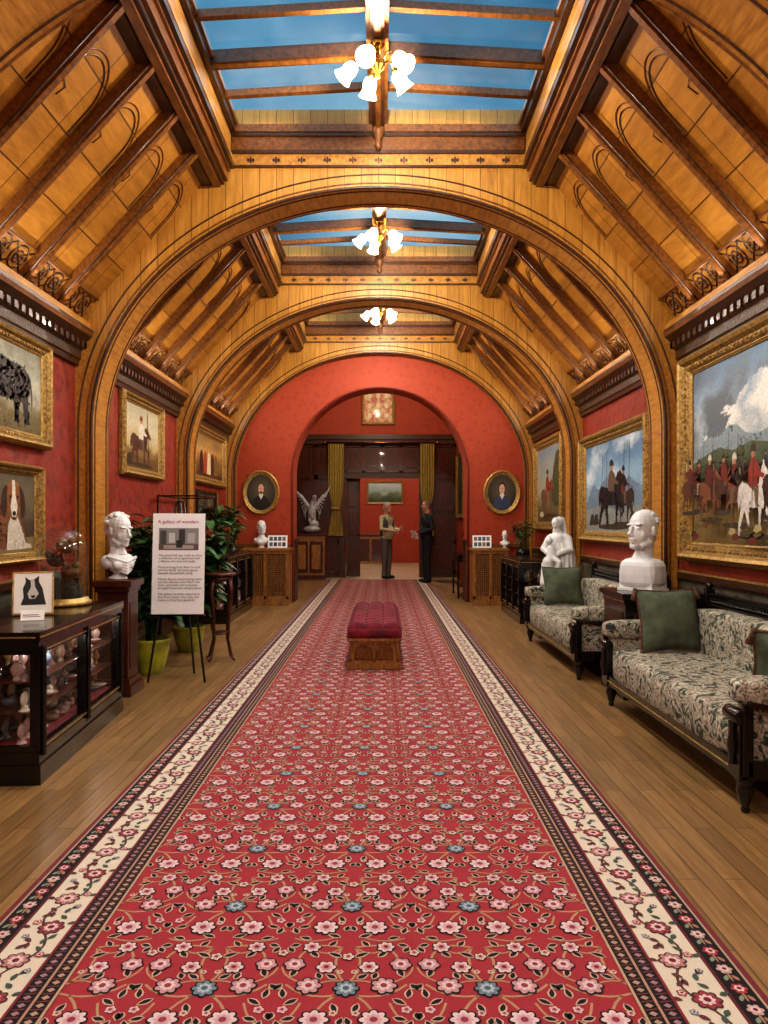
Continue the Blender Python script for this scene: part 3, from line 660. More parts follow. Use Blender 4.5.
# ------------------------------------------------------------ CHANDELIERS
for yc in (-1.2,1.9,4.9,7.82,10.65):
    zc=4.34; m=MB('chandelier')
    m.tube([(0,yc,zc+.06),(0,yc,ZR-.17)],.012,M_brass)
    m.lathe([(.05,0),(.04,.02),(.015,-.03)][::-1],(0,yc,ZR-.19),M_brass,14)
    m.lathe([(.004,-.10),(.02,-.09),(.012,-.06),(.045,-.03),(.055,0),(.03,.04),(.012,.07)],(0,yc,zc),M_brass,16)
    for k in range(5):
        a=2*pi*k/5+.3+pi/2
        d=Vector((cos(a),sin(a),0)); c=Vector((0,yc,zc))
        m.tube([c+d*.04,c+d*.08+Vector((0,0,.05)),c+d*.12+Vector((0,0,.045)),c+d*.14],.007,M_brass,6)
        m.M=Matrix.Translation(c+d*.14+Vector((0,0,.01)))@Matrix.Rotation(a,4,'Z')@Matrix.Rotation(-.75,4,'Y')
        m.lathe([(.018,.01),(.026,-.015)],(0,0,0),M_brass,12)
        m.lathe([(.020,-.01),(.040,-.03),(.048,-.06),(.045,-.095),(.056,-.125),(.066,-.14)],(0,0,0),M_shade,16,cap=False)
        m.ell((0,0,-.06),(.022,.022,.035),M_shade,seg=10,rings=8)
        m.M=Matrix()
    m.build()
# ------------------------------------------------------------ CABINETS
def cabinet(name,x0,x1,ya,yb,h,nd,sd,items=True,mat=M_black,rot=0,lit=0):
    m=MB(name); a,b=sorted((x0,x1))
    if rot: m.M=Matrix.Translation((x1,ya,0))@RZ(rot)@Matrix.Translation((-x1,-ya,0))
    m.box(a,b,ya,yb,0.0,.10,mat); m.box(a+.01,b-.01,ya+.01,yb-.01,.10,.16,mat)
    m.box(a-.0,b+.0,ya-.01,yb+.01,h-.05,h,mat); m.box(a+.01,b-.01,ya,yb,h-.09,h-.05,mat)
    xw=x0+sd*.02; m.box(*sorted((x0,xw)),ya+.02,yb-.02,.14,h-.06,M_velvet)
    for i in range(nd+1):
        y=ya+.02+(yb-ya-.04-.05)*i/nd
        m.box(*sorted((x1-sd*.06,x1-sd*.01)),y,y+.05,.12,h-.07,mat)
        m.tube([(x1-sd*.0,y+.025,.14),(x1-sd*.0,y+.025,h-.08)],.013,mat,8)
    for y in (ya+.02,yb-.06): m.box(*sorted((x0,x0+sd*.05)),y,y+.04,.12,h-.07,mat)
    for z in (.16,h-.115):
        m.box(*sorted((x1-sd*.05,x1-sd*.012)),ya+.03,yb-.03,z,z+.03,mat)
        for y in (ya+.015,yb-.05): m.box(a+.02,b-.02,y,y+.035,z,z+.03,mat)
        m.box(*sorted((x1-sd*.012,x1-sd*.008)),ya+.05,yb-.05,z+.012,z+.018,M_giltline)
    zs=(.181,.18+(h-.3)*.36,.18+(h-.3)*.70)
    for z in zs[1:]: m.box(a+.02,b-.06,ya+.06,yb-.06,z-.010,z,M_mahog)
    m.box(a+.02,b-.06,ya+.03,yb-.03,.16,.18,M_velvet)
    xg=x1-sd*.03; m.add([(xg,ya+.04,.18),(xg,yb-.04,.18),(xg,yb-.04,h-.1),(xg,ya+.04,h-.1)],[(0,1,2,3)],M_glass)
    m.add([(a+.03,ya+.03,.18),(b-.04,ya+.03,.18),(b-.04,ya+.03,h-.1),(a+.03,ya+.03,h-.1)],[(0,1,2,3)],M_glass)
    m.box(a+.02,b-.02,ya-.012,ya-.008,h-.03,h-.022,M_giltline); m.box(*sorted((x1+sd*.001,x1-sd*.002)),ya,yb,h-.03,h-.022,M_giltline)
    if items:
        sc=(zs[1]-zs[0])/.19
        for z in zs:
            y=ya+.11
            while y<yb-.09:
                for xx in (x1-sd*.14,x1-sd*.26,x1-sd*.40):
                    if abs(xx-x0)<.08: continue
                    t=random.randint(0,3); col=C(random.choice(['#d8bcb4','#b08c88','#e4dcc8','#a8885c','#6c7c90','#8c7464','#5c4438','#c8a49c']))
                    X=xx+U(-.02,.02)
                    if t==0: m.lathe([(.02,0),(.03,.01*sc),(.05,.03*sc),(.052,.034*sc)],(X,y,z),M_china,12,col=col)
                    elif t==1: m.lathe([(.022,0),(.014,.02*sc),(.030,.05*sc),(.032,.07*sc),(.018,.095*sc),(.022,.11*sc)],(X,y,z),M_china,12,col=col)
                    elif t==2: m.lathe([(.03,0),(.018,.015*sc),(.018,.03*sc)],(X,y,z),M_china,12,col=col); m.ell((X,y,z+.07*sc),(.012,.045,.045*sc),M_china,col=col)
                    else: m.ell((X,y,z+.025),(.04,.03,.025),M_china,col=col); m.ell((X+.02,y,z+.045),(.02,.018,.02),M_china,col=col)
                y+=.105
    M2=m.M.copy(); m.build(bevel=.004)
    if lit:
        for f in (.25,.75):
            l=bpy.data.lights.new('cabinet_lamp','POINT'); l.energy=lit; l.shadow_soft_size=.02; l.color=(1,.92,.8)
            o=bpy.data.objects.new('cabinet_lamp',l); o.location=M2@Vector((x1-sd*.09,ya+(yb-ya)*f,h-.11)); bpy.context.scene.collection.objects.link(o)
cabinet('display_cabinet',-2.32,-1.66,3.66,5.14,.76,2,1,rot=.072,lit=1.1)
cabinet('ebonised_cabinet',-2.455,-1.95,9.5,11.3,.88,3,1)
cabinet('ebonised_cabinet',2.455,1.80,9.5,11.0,.82,3,-1)
m=MB('framed_drawing'); m.M=Matrix.Translation((-2.0,4.3,.768))@Matrix.Rotation(.35,4,'Z')@Matrix.Rotation(-.22,4,'X')
m.box(-.11,.11,-.008,.008,0,.25,M_white); m.box(-.10,.10,-.010,-.008,.01,.24,M_card,C('#f0ece0'))
def fd_(pts,c,y): m.add([(x,y,z) for x,z in pts],[tuple(range(len(pts)))],M_card,col=C(c))
fd_([(-.065,.055),(-.05,.10),(-.055,.15),(-.04,.19),(-.045,.22),(-.02,.20),(.005,.205),(.03,.225),(.03,.19),(.05,.15),(.06,.10),(.07,.055)],'#1c1c1c',-.011)
fd_([(-.015,.20),(.005,.205),(.01,.16),(.03,.12),(.01,.09),(-.02,.09),(-.03,.12),(-.012,.16)],'#c8c4bc',-.0115)
fd_([(-.012,.11),(.012,.11),(.008,.095),(-.008,.095)],'#101010',-.012)
for q in (-.11,.102): m.box(q,q+.008,-.013,.0,0,.25,M_giltline)
for q in (0,.242): m.box(-.11,.11,-.013,.0,q,q+.008,M_giltline)
m.build()
m=MB('name_card'); m.M=Matrix.Translation((-1.9,4.08,.763))@Matrix.Rotation(.3,4,'Z')@Matrix.Rotation(-.5,4,'X'); m.box(-.06,.06,0,.003,0,.06,M_card,C('#f0ece4')); m.box(-.05,.03,-.001,0,.03,.034,M_card,C('#333333'));m.box(-.05,.04,-.001,0,.02,.023,M_card,C('#333333')); m.build()
# glass dome with bird group
m=MB('glass_dome_display'); c=(-2.08,4.88,.763)
m.lathe([(.18,0),(.185,.01),(.18,.025),(.165,.03),(.165,.045)],c,M_giltline,28)
m.lathe([(.155,.045),(.155,.36),(.145,.42),(.12,.47),(.075,.505),(.02,.52),(.001,.522)],c,glassy('dome_glass',(.95,.96,.96,1),.15,.05),28,cap=False)
m.ell((c[0],c[1],c[2]+.522),(.012,.012,.014),M_glass)
m.lathe([(.13,.045),(.12,.09),(.08,.15),(.03,.19)],c,M_soil,12)
M_bird=simple('dark_plumage','#3c5c54','#1c2a22',rough=.5,scale=30); M_feather=simple('brown_plumage','#8a6a48','#4c3824',rough=.6,scale=30)
m.tube([(c[0],c[1],c[2]+.1),(c[0]+.02,c[1],c[2]+.2),(c[0]-.02,c[1],c[2]+.40)],[.012,.01,.006],M_soil,6)
for i,(dx,dy,dz) in enumerate(((.05,0,.22),(-.05,.02,.29),(.03,-.02,.38),(-.04,-.05,.18))):
    K=M_bird if i%2 else M_feather; dd=1 if dx>0 else -1
    m.ell((c[0]+dx,c[1]+dy,c[2]+dz),(.06,.04,.045),K); m.ell((c[0]+dx+dd*.045,c[1]+dy-.01,c[2]+dz+.04),(.024,.022,.024),K)
    m.tube([(c[0]+dx+dd*.06,c[1]+dy-.012,c[2]+dz+.04),(c[0]+dx+dd*.085,c[1]+dy-.015,c[2]+dz+.035)],[.005,.001],M_brass,6); m.tube([(c[0]+dx-dd*.03,c[1]+dy,c[2]+dz),(c[0]+dx-dd*.09,c[1]+dy,c[2]+dz-.06)],[.026,.012],K,6,flat=.5)
for k in range(240):
    a=U(0,6.28); h=U(.06,.44); r=U(.02,.115)*(1 if h<.36 else .7); q=Vector((c[0]+r*cos(a),c[1]+r*sin(a),c[2]+h)); d=Vector((cos(a),sin(a),U(-.3,.8)))*.032
    s_=Vector((-sin(a),cos(a),0))*.011; m.add([q,q+d*.5+s_,q+d,q+d*.5-s_],[(0,1,2,3)],M_leaf)
m.build()
# pedestal + busts
def bust(name,c,H,face,female=False,style='round',nod=0):
    e=empty(name,c)
    s=H/.43
    Mx=Matrix.Translation(c)@Matrix.Rotation(face,4,'Z')@Matrix.Scale(s,4)
    m=MB('marble_head_and_chest'); W_=M_marble
    hz=.315
    m.M=Mx@Matrix.Translation((0,.01,.2))@RX(nod)@Matrix.Translation((0,-.01,-.2))
    m.ell((0,.014,hz+.038),(.066,.088,.075),W_); m.ell((0,-.022,hz-.012),(.054,.060,.082),W_); m.ell((0,-.062,hz-.078),(.021,.024,.019),W_)
    m.ell((0,.02,hz-.02),(.056,.07,.06),W_)
    m.tube([(0,-.080,hz+.03),(0,-.098,hz-.004),(0,-.114,hz-.020)],[.007,.009,.012],W_,8); m.ell((0,-.10,hz-.022),(.016,.012,.008),W_)
    m.ell((0,-.085,hz-.044),(.020,.011,.006),W_); m.ell((0,-.082,hz-.056),(.018,.011,.006),W_)
    for k in (-1,1):
        m.ell((k*.026,-.066,hz+.036),(.020,.016,.007),W_)
        m.ell((k*.025,-.064,hz+.016),(.012,.012,.007),W_); m.ell((k*.065,.012,hz),(.009,.018,.028),W_); m.ell((k*.034,-.045,hz-.02),(.02,.02,.028),W_)
        m.tube([(k*.045,.0,hz-.05),(k*.025,-.05,hz-.082)],[.022,.018],W_,8)
    for k in range(90 if female else 130):
        a=U(-.5,3.64); t=U(.0,1.5); rr=.072 if female else .064; q=.016 if female else .011
        if sin(a)<.25 and t<.75: continue
        m.ell((rr*cos(a)*cos(t),.020+rr*sin(a)*cos(t)*1.25,hz+.045+rr*sin(t)*(1.0)),(q,q,q*.8),W_,seg=8,rings=6)
    if female: m.ell((0,.105,hz+.0),(.04,.04,.045),W_)
    m.M=Mx
    m.tube([(0,.022,hz-.02),(0,.014,.21),(0,.0,.15)],[.050,.045,.062],W_,16)
    if style=='herm':
        m.ell((0,.0,.09),(.118,.080,.085),W_,e=.55); m.box(-.104,.104,-.06,.065,0,.10,W_)
        for k in (-1,1): m.ell((k*.045,-.055,.075),(.045,.022,.04),W_); m.tube([(.01*k,-.055,.155),(k*.085,-.03,.15)],[.008,.010],W_,8)
    else:
        m.ell((0,0,.125),(.105,.07,.055),W_); m.ell((0,-.015,.09),(.085,.065,.05),W_)
        for k in (-1,1): m.ell((k*.085,.005,.115),(.038,.045,.045),W_); m.ell((k*.04,-.055,.095),(.04,.026,.032),W_)
        m.ell((0,-.01,.06),(.05,.045,.03),W_)
    if female:
        for k in range(5): m.tube([(-.11+.015*k,-.03,.155-.02*k),(0,-.085,.11-.018*k),(.11-.01*k,-.04,.14-.02*k)],.012,W_,8)
    m.build(remesh=.0028*s,parent=e,smooth=1)
    m=MB('socle'); m.M=Mx
    if style=='herm': m.box(-.108,.108,-.07,.075,0,.014,W_)
    else: m.lathe([(.06,0),(.06,.012),(.05,.016),(.032,.028),(.03,.045),(.04,.058)],(0,0,0),W_,24)
    m.build(parent=e); return e
m=MB('wooden_pedestal'); cx,cy=-1.99,5.66
m.box(cx-.15,cx+.15,cy-.15,cy+.15,0,.08,M_mahog); m.box(cx-.13,cx+.13,cy-.13,cy+.13,.08,.13,M_mahog); m.box(cx-.115,cx+.115,cy-.115,cy+.115,.13,.78,M_mahog)
m.box(cx-.13,cx+.13,cy-.13,cy+.13,.78,.82,M_mahog); m.box(cx-.15,cx+.15,cy-.15,cy+.15,.82,.87,M_mahog)
for s in (-1,1): m.box(cx-.08,cx+.08,cy+s*.118-.004,cy+s*.118+.004,.2,.7,M_dark); m.box(cx+s*.118-.004,cx+s*.118+.004,cy-.08,cy+.08,.2,.7,M_dark)
m.build(bevel=.006)
bust('marble_bust_of_woman',Vector((-1.99,5.66,.872)),.50,1.0,True,nod=.15)
def plant(name,x,y,pr,ph,pm,H,n,sp,seed=1,ll=.24,wf=.16,shx=0,shy=0,z0=0):
    random.seed(seed); m=MB(name); m.M=Matrix.Translation((0,0,z0))
    m.lathe([(pr*.62,0),(pr*.66,.01),(pr*.8,ph*.3),(pr*.97,ph*.7),(pr,ph*.9),(pr*1.05,ph*.93),(pr*1.05,ph),(pr*.93,ph),(pr*.9,ph*.86)],(x,y,0),pm,28,cap=False)
    m.lathe([(pr*.62,0),(.001,.0)],(x,y,.001),pm,28,cap=False); m.lathe([(pr*.92,0),(.001,.012)],(x,y,ph*.86),M_soil,20,cap=False)
    for k in range(n):
        a=U(0,6.28); h=ph+.1+(H-ph-.1)*R()**.7; r=sp*U(.3,1)*(.5+.5*(h-ph)/(H-ph))+.02
        top=Vector((x+shx*(h-ph)+r*cos(a),y+shy*(h-ph)+r*sin(a),h)); b=Vector((x+U(-.04,.04),y+U(-.04,.04),ph*.85))
        mid=(b+top)/2+Vector((-.1*r*cos(a),-.1*r*sin(a),.1)); P=[b,(b+mid)/2+Vector((0,0,.04)),mid,top]
        m.tube(P,[.006,.005,.004,.003],M_leaf,5)
        for q in range(6):
            t=.4+.12*q; base=P[2].lerp(P[3],max(0,(t-.4)/.6))
            aa=a+(-1)**q*U(.4,1.6); d=Vector((cos(aa),sin(aa),U(-.2,.7))).normalized(); l=ll*U(.6,1.1); w=l*wf
            sd_=d.cross(Vector((0,0,1))).normalized(); vs=[]
            for i in range(5):
                f=i/4; c=base+d*l*f+Vector((0,0,-.35*l*f*f)); ww=w*math.sin(pi*min(1,f*.85+.12)); vs+=[c-sd_*ww+Vector((0,0,ww*.3)),c,c+sd_*ww+Vector((0,0,ww*.3))]
            fs=[]
            for i in range(4): fs+=[(3*i,3*i+1,3*i+4,3*i+3),(3*i+1,3*i+2,3*i+5,3*i+4)]
            vs=[Vector((max(v.x,-2.38) if v.x<0 else min(v.x,2.34),min(v.y,12.08),v.z)) for v in vs]
            m.add(vs,fs,M_leaf,True)
    return m.build()
plant('potted_plant',-1.97,6.42,.155,.30,M_potY,1.38,75,.30,2,.24,.22,-.10,.25)
plant('potted_plant',-1.93,7.50,.16,.26,M_potY,1.36,70,.36,5,.26,.22,.05,.1)
plant('potted_palm',-2.15,9.9,.13,.22,M_black,.68,34,.26,21,.24,.18,0,0,z0=.881)
m=MB('side_table'); cx,cy=-1.50,7.02
m.lathe([(.12,0),(.145,.008),(.145,.022),(.13,.03)],(cx,cy,.80),M_mahog,28); m.lathe([(.11,0),(.11,.05)],(cx,cy,.75),M_mahog,28)
for k in range(4):
    a=pi/4+k*pi/2+.3; d=Vector((cos(a),sin(a),0)); c=Vector((cx,cy,0))
    m.tube([c+d*.10+Vector((0,0,.77)),c+d*.13+Vector((0,0,.66)),c+d*.10+Vector((0,0,.45)),c+d*.09+Vector((0,0,.2)),c+d*.14+Vector((0,0,.03)),c+d*.17+Vector((0,0,.012))],[.022,.02,.014,.011,.012,.010],M_mahog,8)
m.lathe([(.08,0),(.09,.01),(.08,.02)],(cx,cy,.25),M_mahog,20)
m.build()
# easel sign
e=empty('easel_sign',(-1.66,6.1,0))
m=MB('easel')
for q in ((-1.86,6.02),(-1.40,6.02)): m.tube([(q[0],q[1]-.05,.012),(-1.65+(q[0]+1.65)*.12,6.14,1.48)],.010,M_black,8)
m.tube([(-1.58,6.34,.012),(-1.65,6.15,1.46)],.010,M_black,8); m.box(-1.88,-1.42,6.02,6.07,.54,.555,M_black); m.ell((-1.65,6.14,1.48),(.018,.018,.018),M_black)
m.build(parent=e)
m=MB('sign_board'); Mx=Matrix.Translation((-1.63,6.00,.56))@Matrix.Rotation(-.07,4,'X')@Matrix.Rotation(.06,4,'Z'); m.M=Mx
m.box(-.21,.21,0,.008,0,.82,M_card,C('#f4f2f2'))
def pr(x0,x1,z0,z1,c,y=-.001): m.add([(x0,y,z0),(x1,y,z0),(x1,y,z1),(x0,y,z1)],[(0,1,2,3)],M_card,col=C(c))
pr(-.16,.16,.52,.70,'#8c8c8c'); pr(-.16,.16,.52,.57,'#6c5454',-.0015); pr(-.15,-.10,.57,.68,'#4c4c4c',-.0015); pr(-.08,-.03,.58,.66,'#c8c8c4',-.0015); pr(.0,.05,.57,.69,'#3c3c40',-.0015); pr(.07,.13,.58,.66,'#b8b4b0',-.0015); pr(-.12,.12,.53,.56,'#a8a4a0',-.002); pr(-.02,.03,.54,.60,'#2c2c2c',-.0025)
m.build(parent=e)
def text(body,x,z,size,col,al='LEFT'):
    cu=bpy.data.curves.new('sign_text','FONT'); cu.body=body; cu.size=size; cu.align_x=al; cu.space_line=.95
    o=bpy.data.objects.new('sign_text',cu); o.data.materials.append(col); bpy.context.scene.collection.objects.link(o)
    o.parent=e; o.matrix_world=Matrix.Identity(4)
    o.matrix_parent_inverse=Matrix.Translation(-e.location)
    o.matrix_basis=Mx@Matrix.Translation((x,-.003,z))@Matrix.Rotation(pi/2,4,'X')
M_ink=simple('ink','#3c3c40','#303034'); M_inkr=simple('ink_red','#b04050','#a03040')
text('A gallery of wonders',-.17,.74,.039,M_inkr)
body='This grand hall was made to show\na collection of art gathered over\na lifetime of travel and study.\n\nPictures hung from floor to roof\nand the family met their guests\nbeneath the painted ceiling.\n\nMarble figures stood among palms\nand the cabinets were filled with\nsilver, porcelain and curiosities\nbrought home from distant places.\n\nThe gallery has been restored so\nthat every visitor may enjoy the\nrooms as they first appeared.'
text(body,-.16,.47,.0255,M_ink)
# vitrine on stand
m=MB('glass_vitrine'); x0,x1,ya,yb=-2.455,-2.0,8.15,9.0
m.box(x0,x1,ya,yb,.76,.84,M_black)
for x in (x0+.03,x1-.03):
    for y in (ya+.03,yb-.03): m.tube([(x,y,0),(x,y,.1),(x,y,.76)],[.014,.024,.02],M_black,8)
for x in (x0+.01,x1-.01):
    for y in (ya+.01,yb-.01): m.box(x-.008,x+.008,y-.008,y+.008,.84,1.60,M_black)
for z in (.845,1.6):
    for y in (ya+.01,yb-.01): m.box(x0,x1,y-.008,y+.008,z-.008,z+.008,M_black)
    for x in (x0+.01,x1-.01): m.box(x-.008,x+.008,ya,yb,z-.008,z+.008,M_black)
m.add([(x1-.01,ya,.85),(x1-.01,yb,.85),(x1-.01,yb,1.6),(x1-.01,ya,1.6)],[(0,1,2,3)],M_glass); m.add([(x0,ya+.01,.85),(x1,ya+.01,.85),(x1,ya+.01,1.6),(x0,ya+.01,1.6)],[(0,1,2,3)],M_glass)
m.lathe([(.06,0),(.04,.03),(.09,.15),(.11,.25),(.07,.34),(.08,.38)],(-2.23,8.4,.84),M_china,18,col=C('#48607c')); m.lathe([(.06,0),(.03,.03),(.05,.2),(.02,.35),(.05,.45)],(-2.23,8.75,.84),M_brass,16)
m.build()
def radcover(name,x0,x1):
    m=MB(name); ya,yb=11.62,12.1; h=.90
    m.box(x0,x1,ya,yb,0,.1,M_oakfurn); m.box(x0+.01,x1-.01,ya+.03,yb,.1,.82,M_dark); m.box(x0-.02,x1+.02,ya-.02,yb,.86,.9,M_oakfurn); m.box(x0,x1,ya,yb,.81,.86,M_oakfurn)
    n=2
    for i in range(n+1): x=x0+(x1-x0-.05)*i/n; m.box(x,x+.05,ya,ya+.04,.1,.82,M_oakfurn)
    m.box(x0,x1,ya,ya+.04,.1,.15,M_oakfurn)
    xx=x0+.04
    while xx<x1-.03: m.box(xx,xx+.01,ya+.012,ya+.022,.12,.82,M_oakfurn); xx+=.03
    z=.17
    while z<.8: m.box(x0+.03,x1-.03,ya+.010,ya+.020,z,z+.01,M_oakfurn); z+=.03
    for s in (x0,x1-.02): m.box(s,s+.02,ya+.03,yb,.1,.82,M_oakfurn)
    m.build(bevel=.004)
radcover('radiator_cover',-2.18,-1.44); radcover('radiator_cover',1.46,2.02)
bust('marble_bust_of_child',Vector((-1.9,11.85,.902)),.44,.3)
bust('marble_bust_of_child',Vector((2.0,11.86,.902)),.28,-.2)
def signcard(x,y,z,w,h):
    m=MB('information_card'); m.M=Matrix.Translation((x,y,z))@Matrix.Rotation(-.15,4,'X'); m.box(-w/2,w/2,0,.006,0,h,M_card,C('#f8f8f8'))
    for i in range(4):
        for j in range(2): a=-w/2+w*(.08+.22*i); b=h*(.12+.44*j); m.add([(a,-.001,b),(a+w*.17,-.001,b),(a+w*.17,-.001,b+h*.32),(a,-.001,b+h*.32)],[(0,1,2,3)],M_card,col=C(random.choice(['#506070','#304048','#8c7060'])))
    m.beam((0,.006,h*.8),(0,.09,.022),.02,.004,M_card); m.build()
signcard(-1.63,11.75,.906,.31,.2); signcard(1.62,11.75,.906,.30,.2)
plant('potted_fern',2.18,11.30,.10,.9,M_black,1.38,14,.14,9,.16)
plant('potted_fern',-2.3,11.45,.09,.92,M_black,1.36,12,.12,11,.16)
# ------------------------------------------------------------ SOFAS
def sofa(ya,yb):
    m=MB('upholstered_sofa'); xf=1.60; xb=2.40; K=M_black; T=M_tap
    for y in (ya+.07,yb-.07):
        m.lathe([(.014,0),(.02,.012),(.016,.03),(.022,.04),(.038,.10),(.03,.13),(.042,.145),(.042,.17)],(xf+.06,y,0),K,14)
        m.box(xb-.06,xb-.01,y-.025,y+.025,0,.18,K)
    m.box(xf+.02,xb,ya+.02,yb-.02,.16,.23,K); m.box(xf+.012,xf+.02,ya+.1,yb-.1,.188,.196,M_giltline)
    m.rbox(xf+.01,xb-.12,ya+.12,yb-.12,.21,.43,T,.22,40)
    m.box(xb-.06,xb,ya+.03,yb-.03,.2,.73,K)
    m.rbox(xb-.22,xb-.04,ya+.10,yb-.10,.36,.72,T,.28,40)
    y=ya+.06
    while y<yb-.05: m.lathe([(.008,0),(.015,.012),(.008,.025),(.015,.04),(.008,.05)],(xb-.03,y,.73),K,8); y+=.036
    m.box(xb-.05,xb-.01,ya+.03,yb-.03,.78,.805,K)
    for y in (ya+.04,yb-.04): m.box(xb-.06,xb,y-.03,y+.03,.2,.83,K); m.ell((xb-.03,y,.85),(.025,.025,.03),K)
    for q in (0,1):
        y0_,y1_=(ya,ya+.15) if q==0 else (yb-.15,yb)
        yc=(y0_+y1_)/2
        m.rbox(xf+.05,xb-.05,y0_+.025,y1_-.01 if q==0 else y1_-.025,.21,.52,T,.2,32)
        m.rbox(xf-.0,xb-.06,y0_,y1_,.48,.61,T,.42,32)
        m.box(xf+.01,xf+.05,y0_+.02,y1_-.02,.16,.46,K); m.tube([(xf+.02,y0_+.01,.44),(xf+.02,y1_-.01,.44)],.035,K,12)
        m.lathe([(.02,0),(.012,.03),(.026,.08),(.012,.16),(.022,.2)],(xf+.005,yc,.22),K,10)
        yo=y0_+.012 if q==0 else y1_-.012
        m.box(xf+.02,xf+.065,yo-.012,yo+.012,.18,.5,K); m.box(xb-.07,xb-.02,yo-.012,yo+.012,.18,.62,K); m.box(xf+.04,xb-.04,yo-.012,yo+.012,.18,.25,K)
        m.tube([(xf+.04,yo,.5),(xf+.2,yo,.475),(xf+.5,yo,.48),(xb-.06,yo,.56)],.016,K,8)
    m.build(bevel=.004)
sofa(3.25,5.33); sofa(6.05,8.2)
def cushion(c,w,h,t,rot,tassel=False):
    m=MB('velvet_cushion'); m.M=Matrix.Translation(c)@rot; n=16; vs=[];fs=[]
    for sgn in (1,-1):
        b=len(vs)
        for j in range(n+1):
            for i in range(n+1):
                u=2*i/n-1;v=2*j/n-1; k=(1-abs(u)**2.5)*(1-abs(v)**2.5); pin=1-.09*(1-abs(u))*abs(v)**2 ; pin2=1-.09*(1-abs(v))*abs(u)**2
                vs.append((w/2*u*pin2,sgn*t/2*max(k,0)**.5,h/2*v*pin))
        for j in range(n):
            for i in range(n): a=b+j*(n+1)+i; fs.append((a,a+1,a+n+2,a+n+1))
    m.add(vs,fs,M_green,True)
    E=[(-1,-1),(1,-1),(1,1),(-1,1)]
    for k in range(4):
        a=E[k];b2=E[(k+1)%4]; P=[]
        for i in range(9):
            f=i/8; u=a[0]+(b2[0]-a[0])*f; v=a[1]+(b2[1]-a[1])*f
            P.append((w/2*u*(1-.09*(1-abs(v))*abs(u)**2),0,h/2*v*(1-.09*(1-abs(u))*abs(v)**2)))
        m.tube(P,.008,M_tassel if tassel else M_green,6)
        if tassel:
            q=Vector((a[0]*w/2,0,a[1]*h/2)); m.ell(q,(.014,.014,.014),M_tassel); m.tube([q,q+Vector((a[0]*.02,0,-.07))],[.010,.020],M_tassel,8)
    m.build()
cushion((1.98,5.03,.64),.44,.42,.16,RZ(.15)@RX(-.25),True)
cushion((1.95,7.85,.635),.42,.40,.15,RZ(.1)@RX(-.22))
cushion((2.06,3.62,.60),.40,.36,.15,RZ(-.3)@RX(.3),True)
def pedestal(name,x0,x1,ya,yb,h):
    m=MB(name); K=M_black
    m.box(x0,x1,ya,yb,0,.07,K); m.box(x0+.02,x1-.02,ya+.02,yb-.02,.07,h-.08,K); m.box(x0+.01,x1-.01,ya+.01,yb-.01,h-.08,h-.04,K); m.box(x0-.01,x1,ya-.01,yb+.01,h-.04,h,K)
    m.box(x0+.012,x0+.02,ya+.08,yb-.08,.14,h-.14,M_dark); m.box(x0+.08,x1-.08,ya+.012,ya+.02,.14,h-.14,M_dark); m.box(x0+.005,x0+.01,ya+.02,yb-.02,h-.065,h-.055,M_giltline)
    m.build(bevel=.005)
pedestal('black_plinth_cabinet',1.80,2.45,5.42,5.98,.78)
pedestal('black_plinth_cabinet',1.80,2.45,8.32,8.99,.51)
bust('marble_bust_of_man',Vector((2.03,5.68,.782)),.62,-1.0,style='herm')
e=empty('marble_statue',(2.1,8.66,.522))
m=MB('marble_figure'); m.M=Matrix.Translation((2.1,8.66,.527))@RZ(-.5); W_=M_marble
m.ell((0,0,.03),(.2,.17,.03),W_,e=.6); m.ell((.02,.02,.17),(.18,.16,.16),W_); m.ell((-.06,-.08,.2),(.12,.13,.09),W_)
m.caps([(.05,-.02,.29),(-.08,-.15,.32),(-.1,-.17,.08)],[.085,.07,.055],W_); m.caps([(-.03,.02,.29),(-.12,-.1,.28),(-.14,-.12,.07)],[.08,.06,.05],W_)
m.caps([(.02,.03,.3),(.01,.02,.45),(0,0,.58)],[.13,.11,.095],W_); m.caps([(-.085,0,.60),(.085,0,.60)],[.05,.05],W_)
m.caps([(0,-.01,.62),(-.01,-.02,.70)],[.034,.030],W_); m.ell((-.025,-.035,.775),(.048,.058,.066),W_); m.ell((0,.01,.79),(.056,.064,.060),W_); m.ell((.01,.07,.775),(.03,.035,.035),W_); m.tube([(-.04,-.085,.795),(-.045,-.105,.765)],[.006,.010],W_,8)
m.ell((-.03,-.08,.735),(.02,.018,.018),W_)
m.caps([(.11,0,.585),(.15,-.05,.46),(.05,-.16,.42)],[.048,.042,.032],W_); m.caps([(-.11,0,.585),(-.16,-.06,.47),(-.09,-.16,.43)],[.048,.042,.032],W_)
m.caps([(-.04,-.15,.36),(-.05,-.14,.47)],[.065,.055],W_); m.ell((-.07,-.155,.565),(.042,.046,.048),W_); m.caps([(-.02,-.17,.38),(.06,-.2,.32),(.05,-.21,.2)],[.036,.03,.024],W_)
for k in range(16):
    a=-2.6+k*.36; m.tube([(.08*cos(a),.07*sin(a)+.02,.60),(.135*cos(a)+.02,.11*sin(a)+.02,.46),(.17*cos(a)+.01,.15*sin(a),.26),(.19*cos(a),.16*sin(a),.04)],[.020,.026,.028,.03],W_,8)
for k in range(22):
    a=U(-.2,3.34); m.tube([(.045*cos(a),.03+.045*sin(a),.84),(.062*cos(a),.04+.055*sin(a),.75),(.08*cos(a),.05+.05*sin(a),.60),(.13*cos(a),.07+.06*sin(a),.45)],[.012,.015,.016,.018],W_,6)
m.build(remesh=.0055,parent=e,smooth=2)
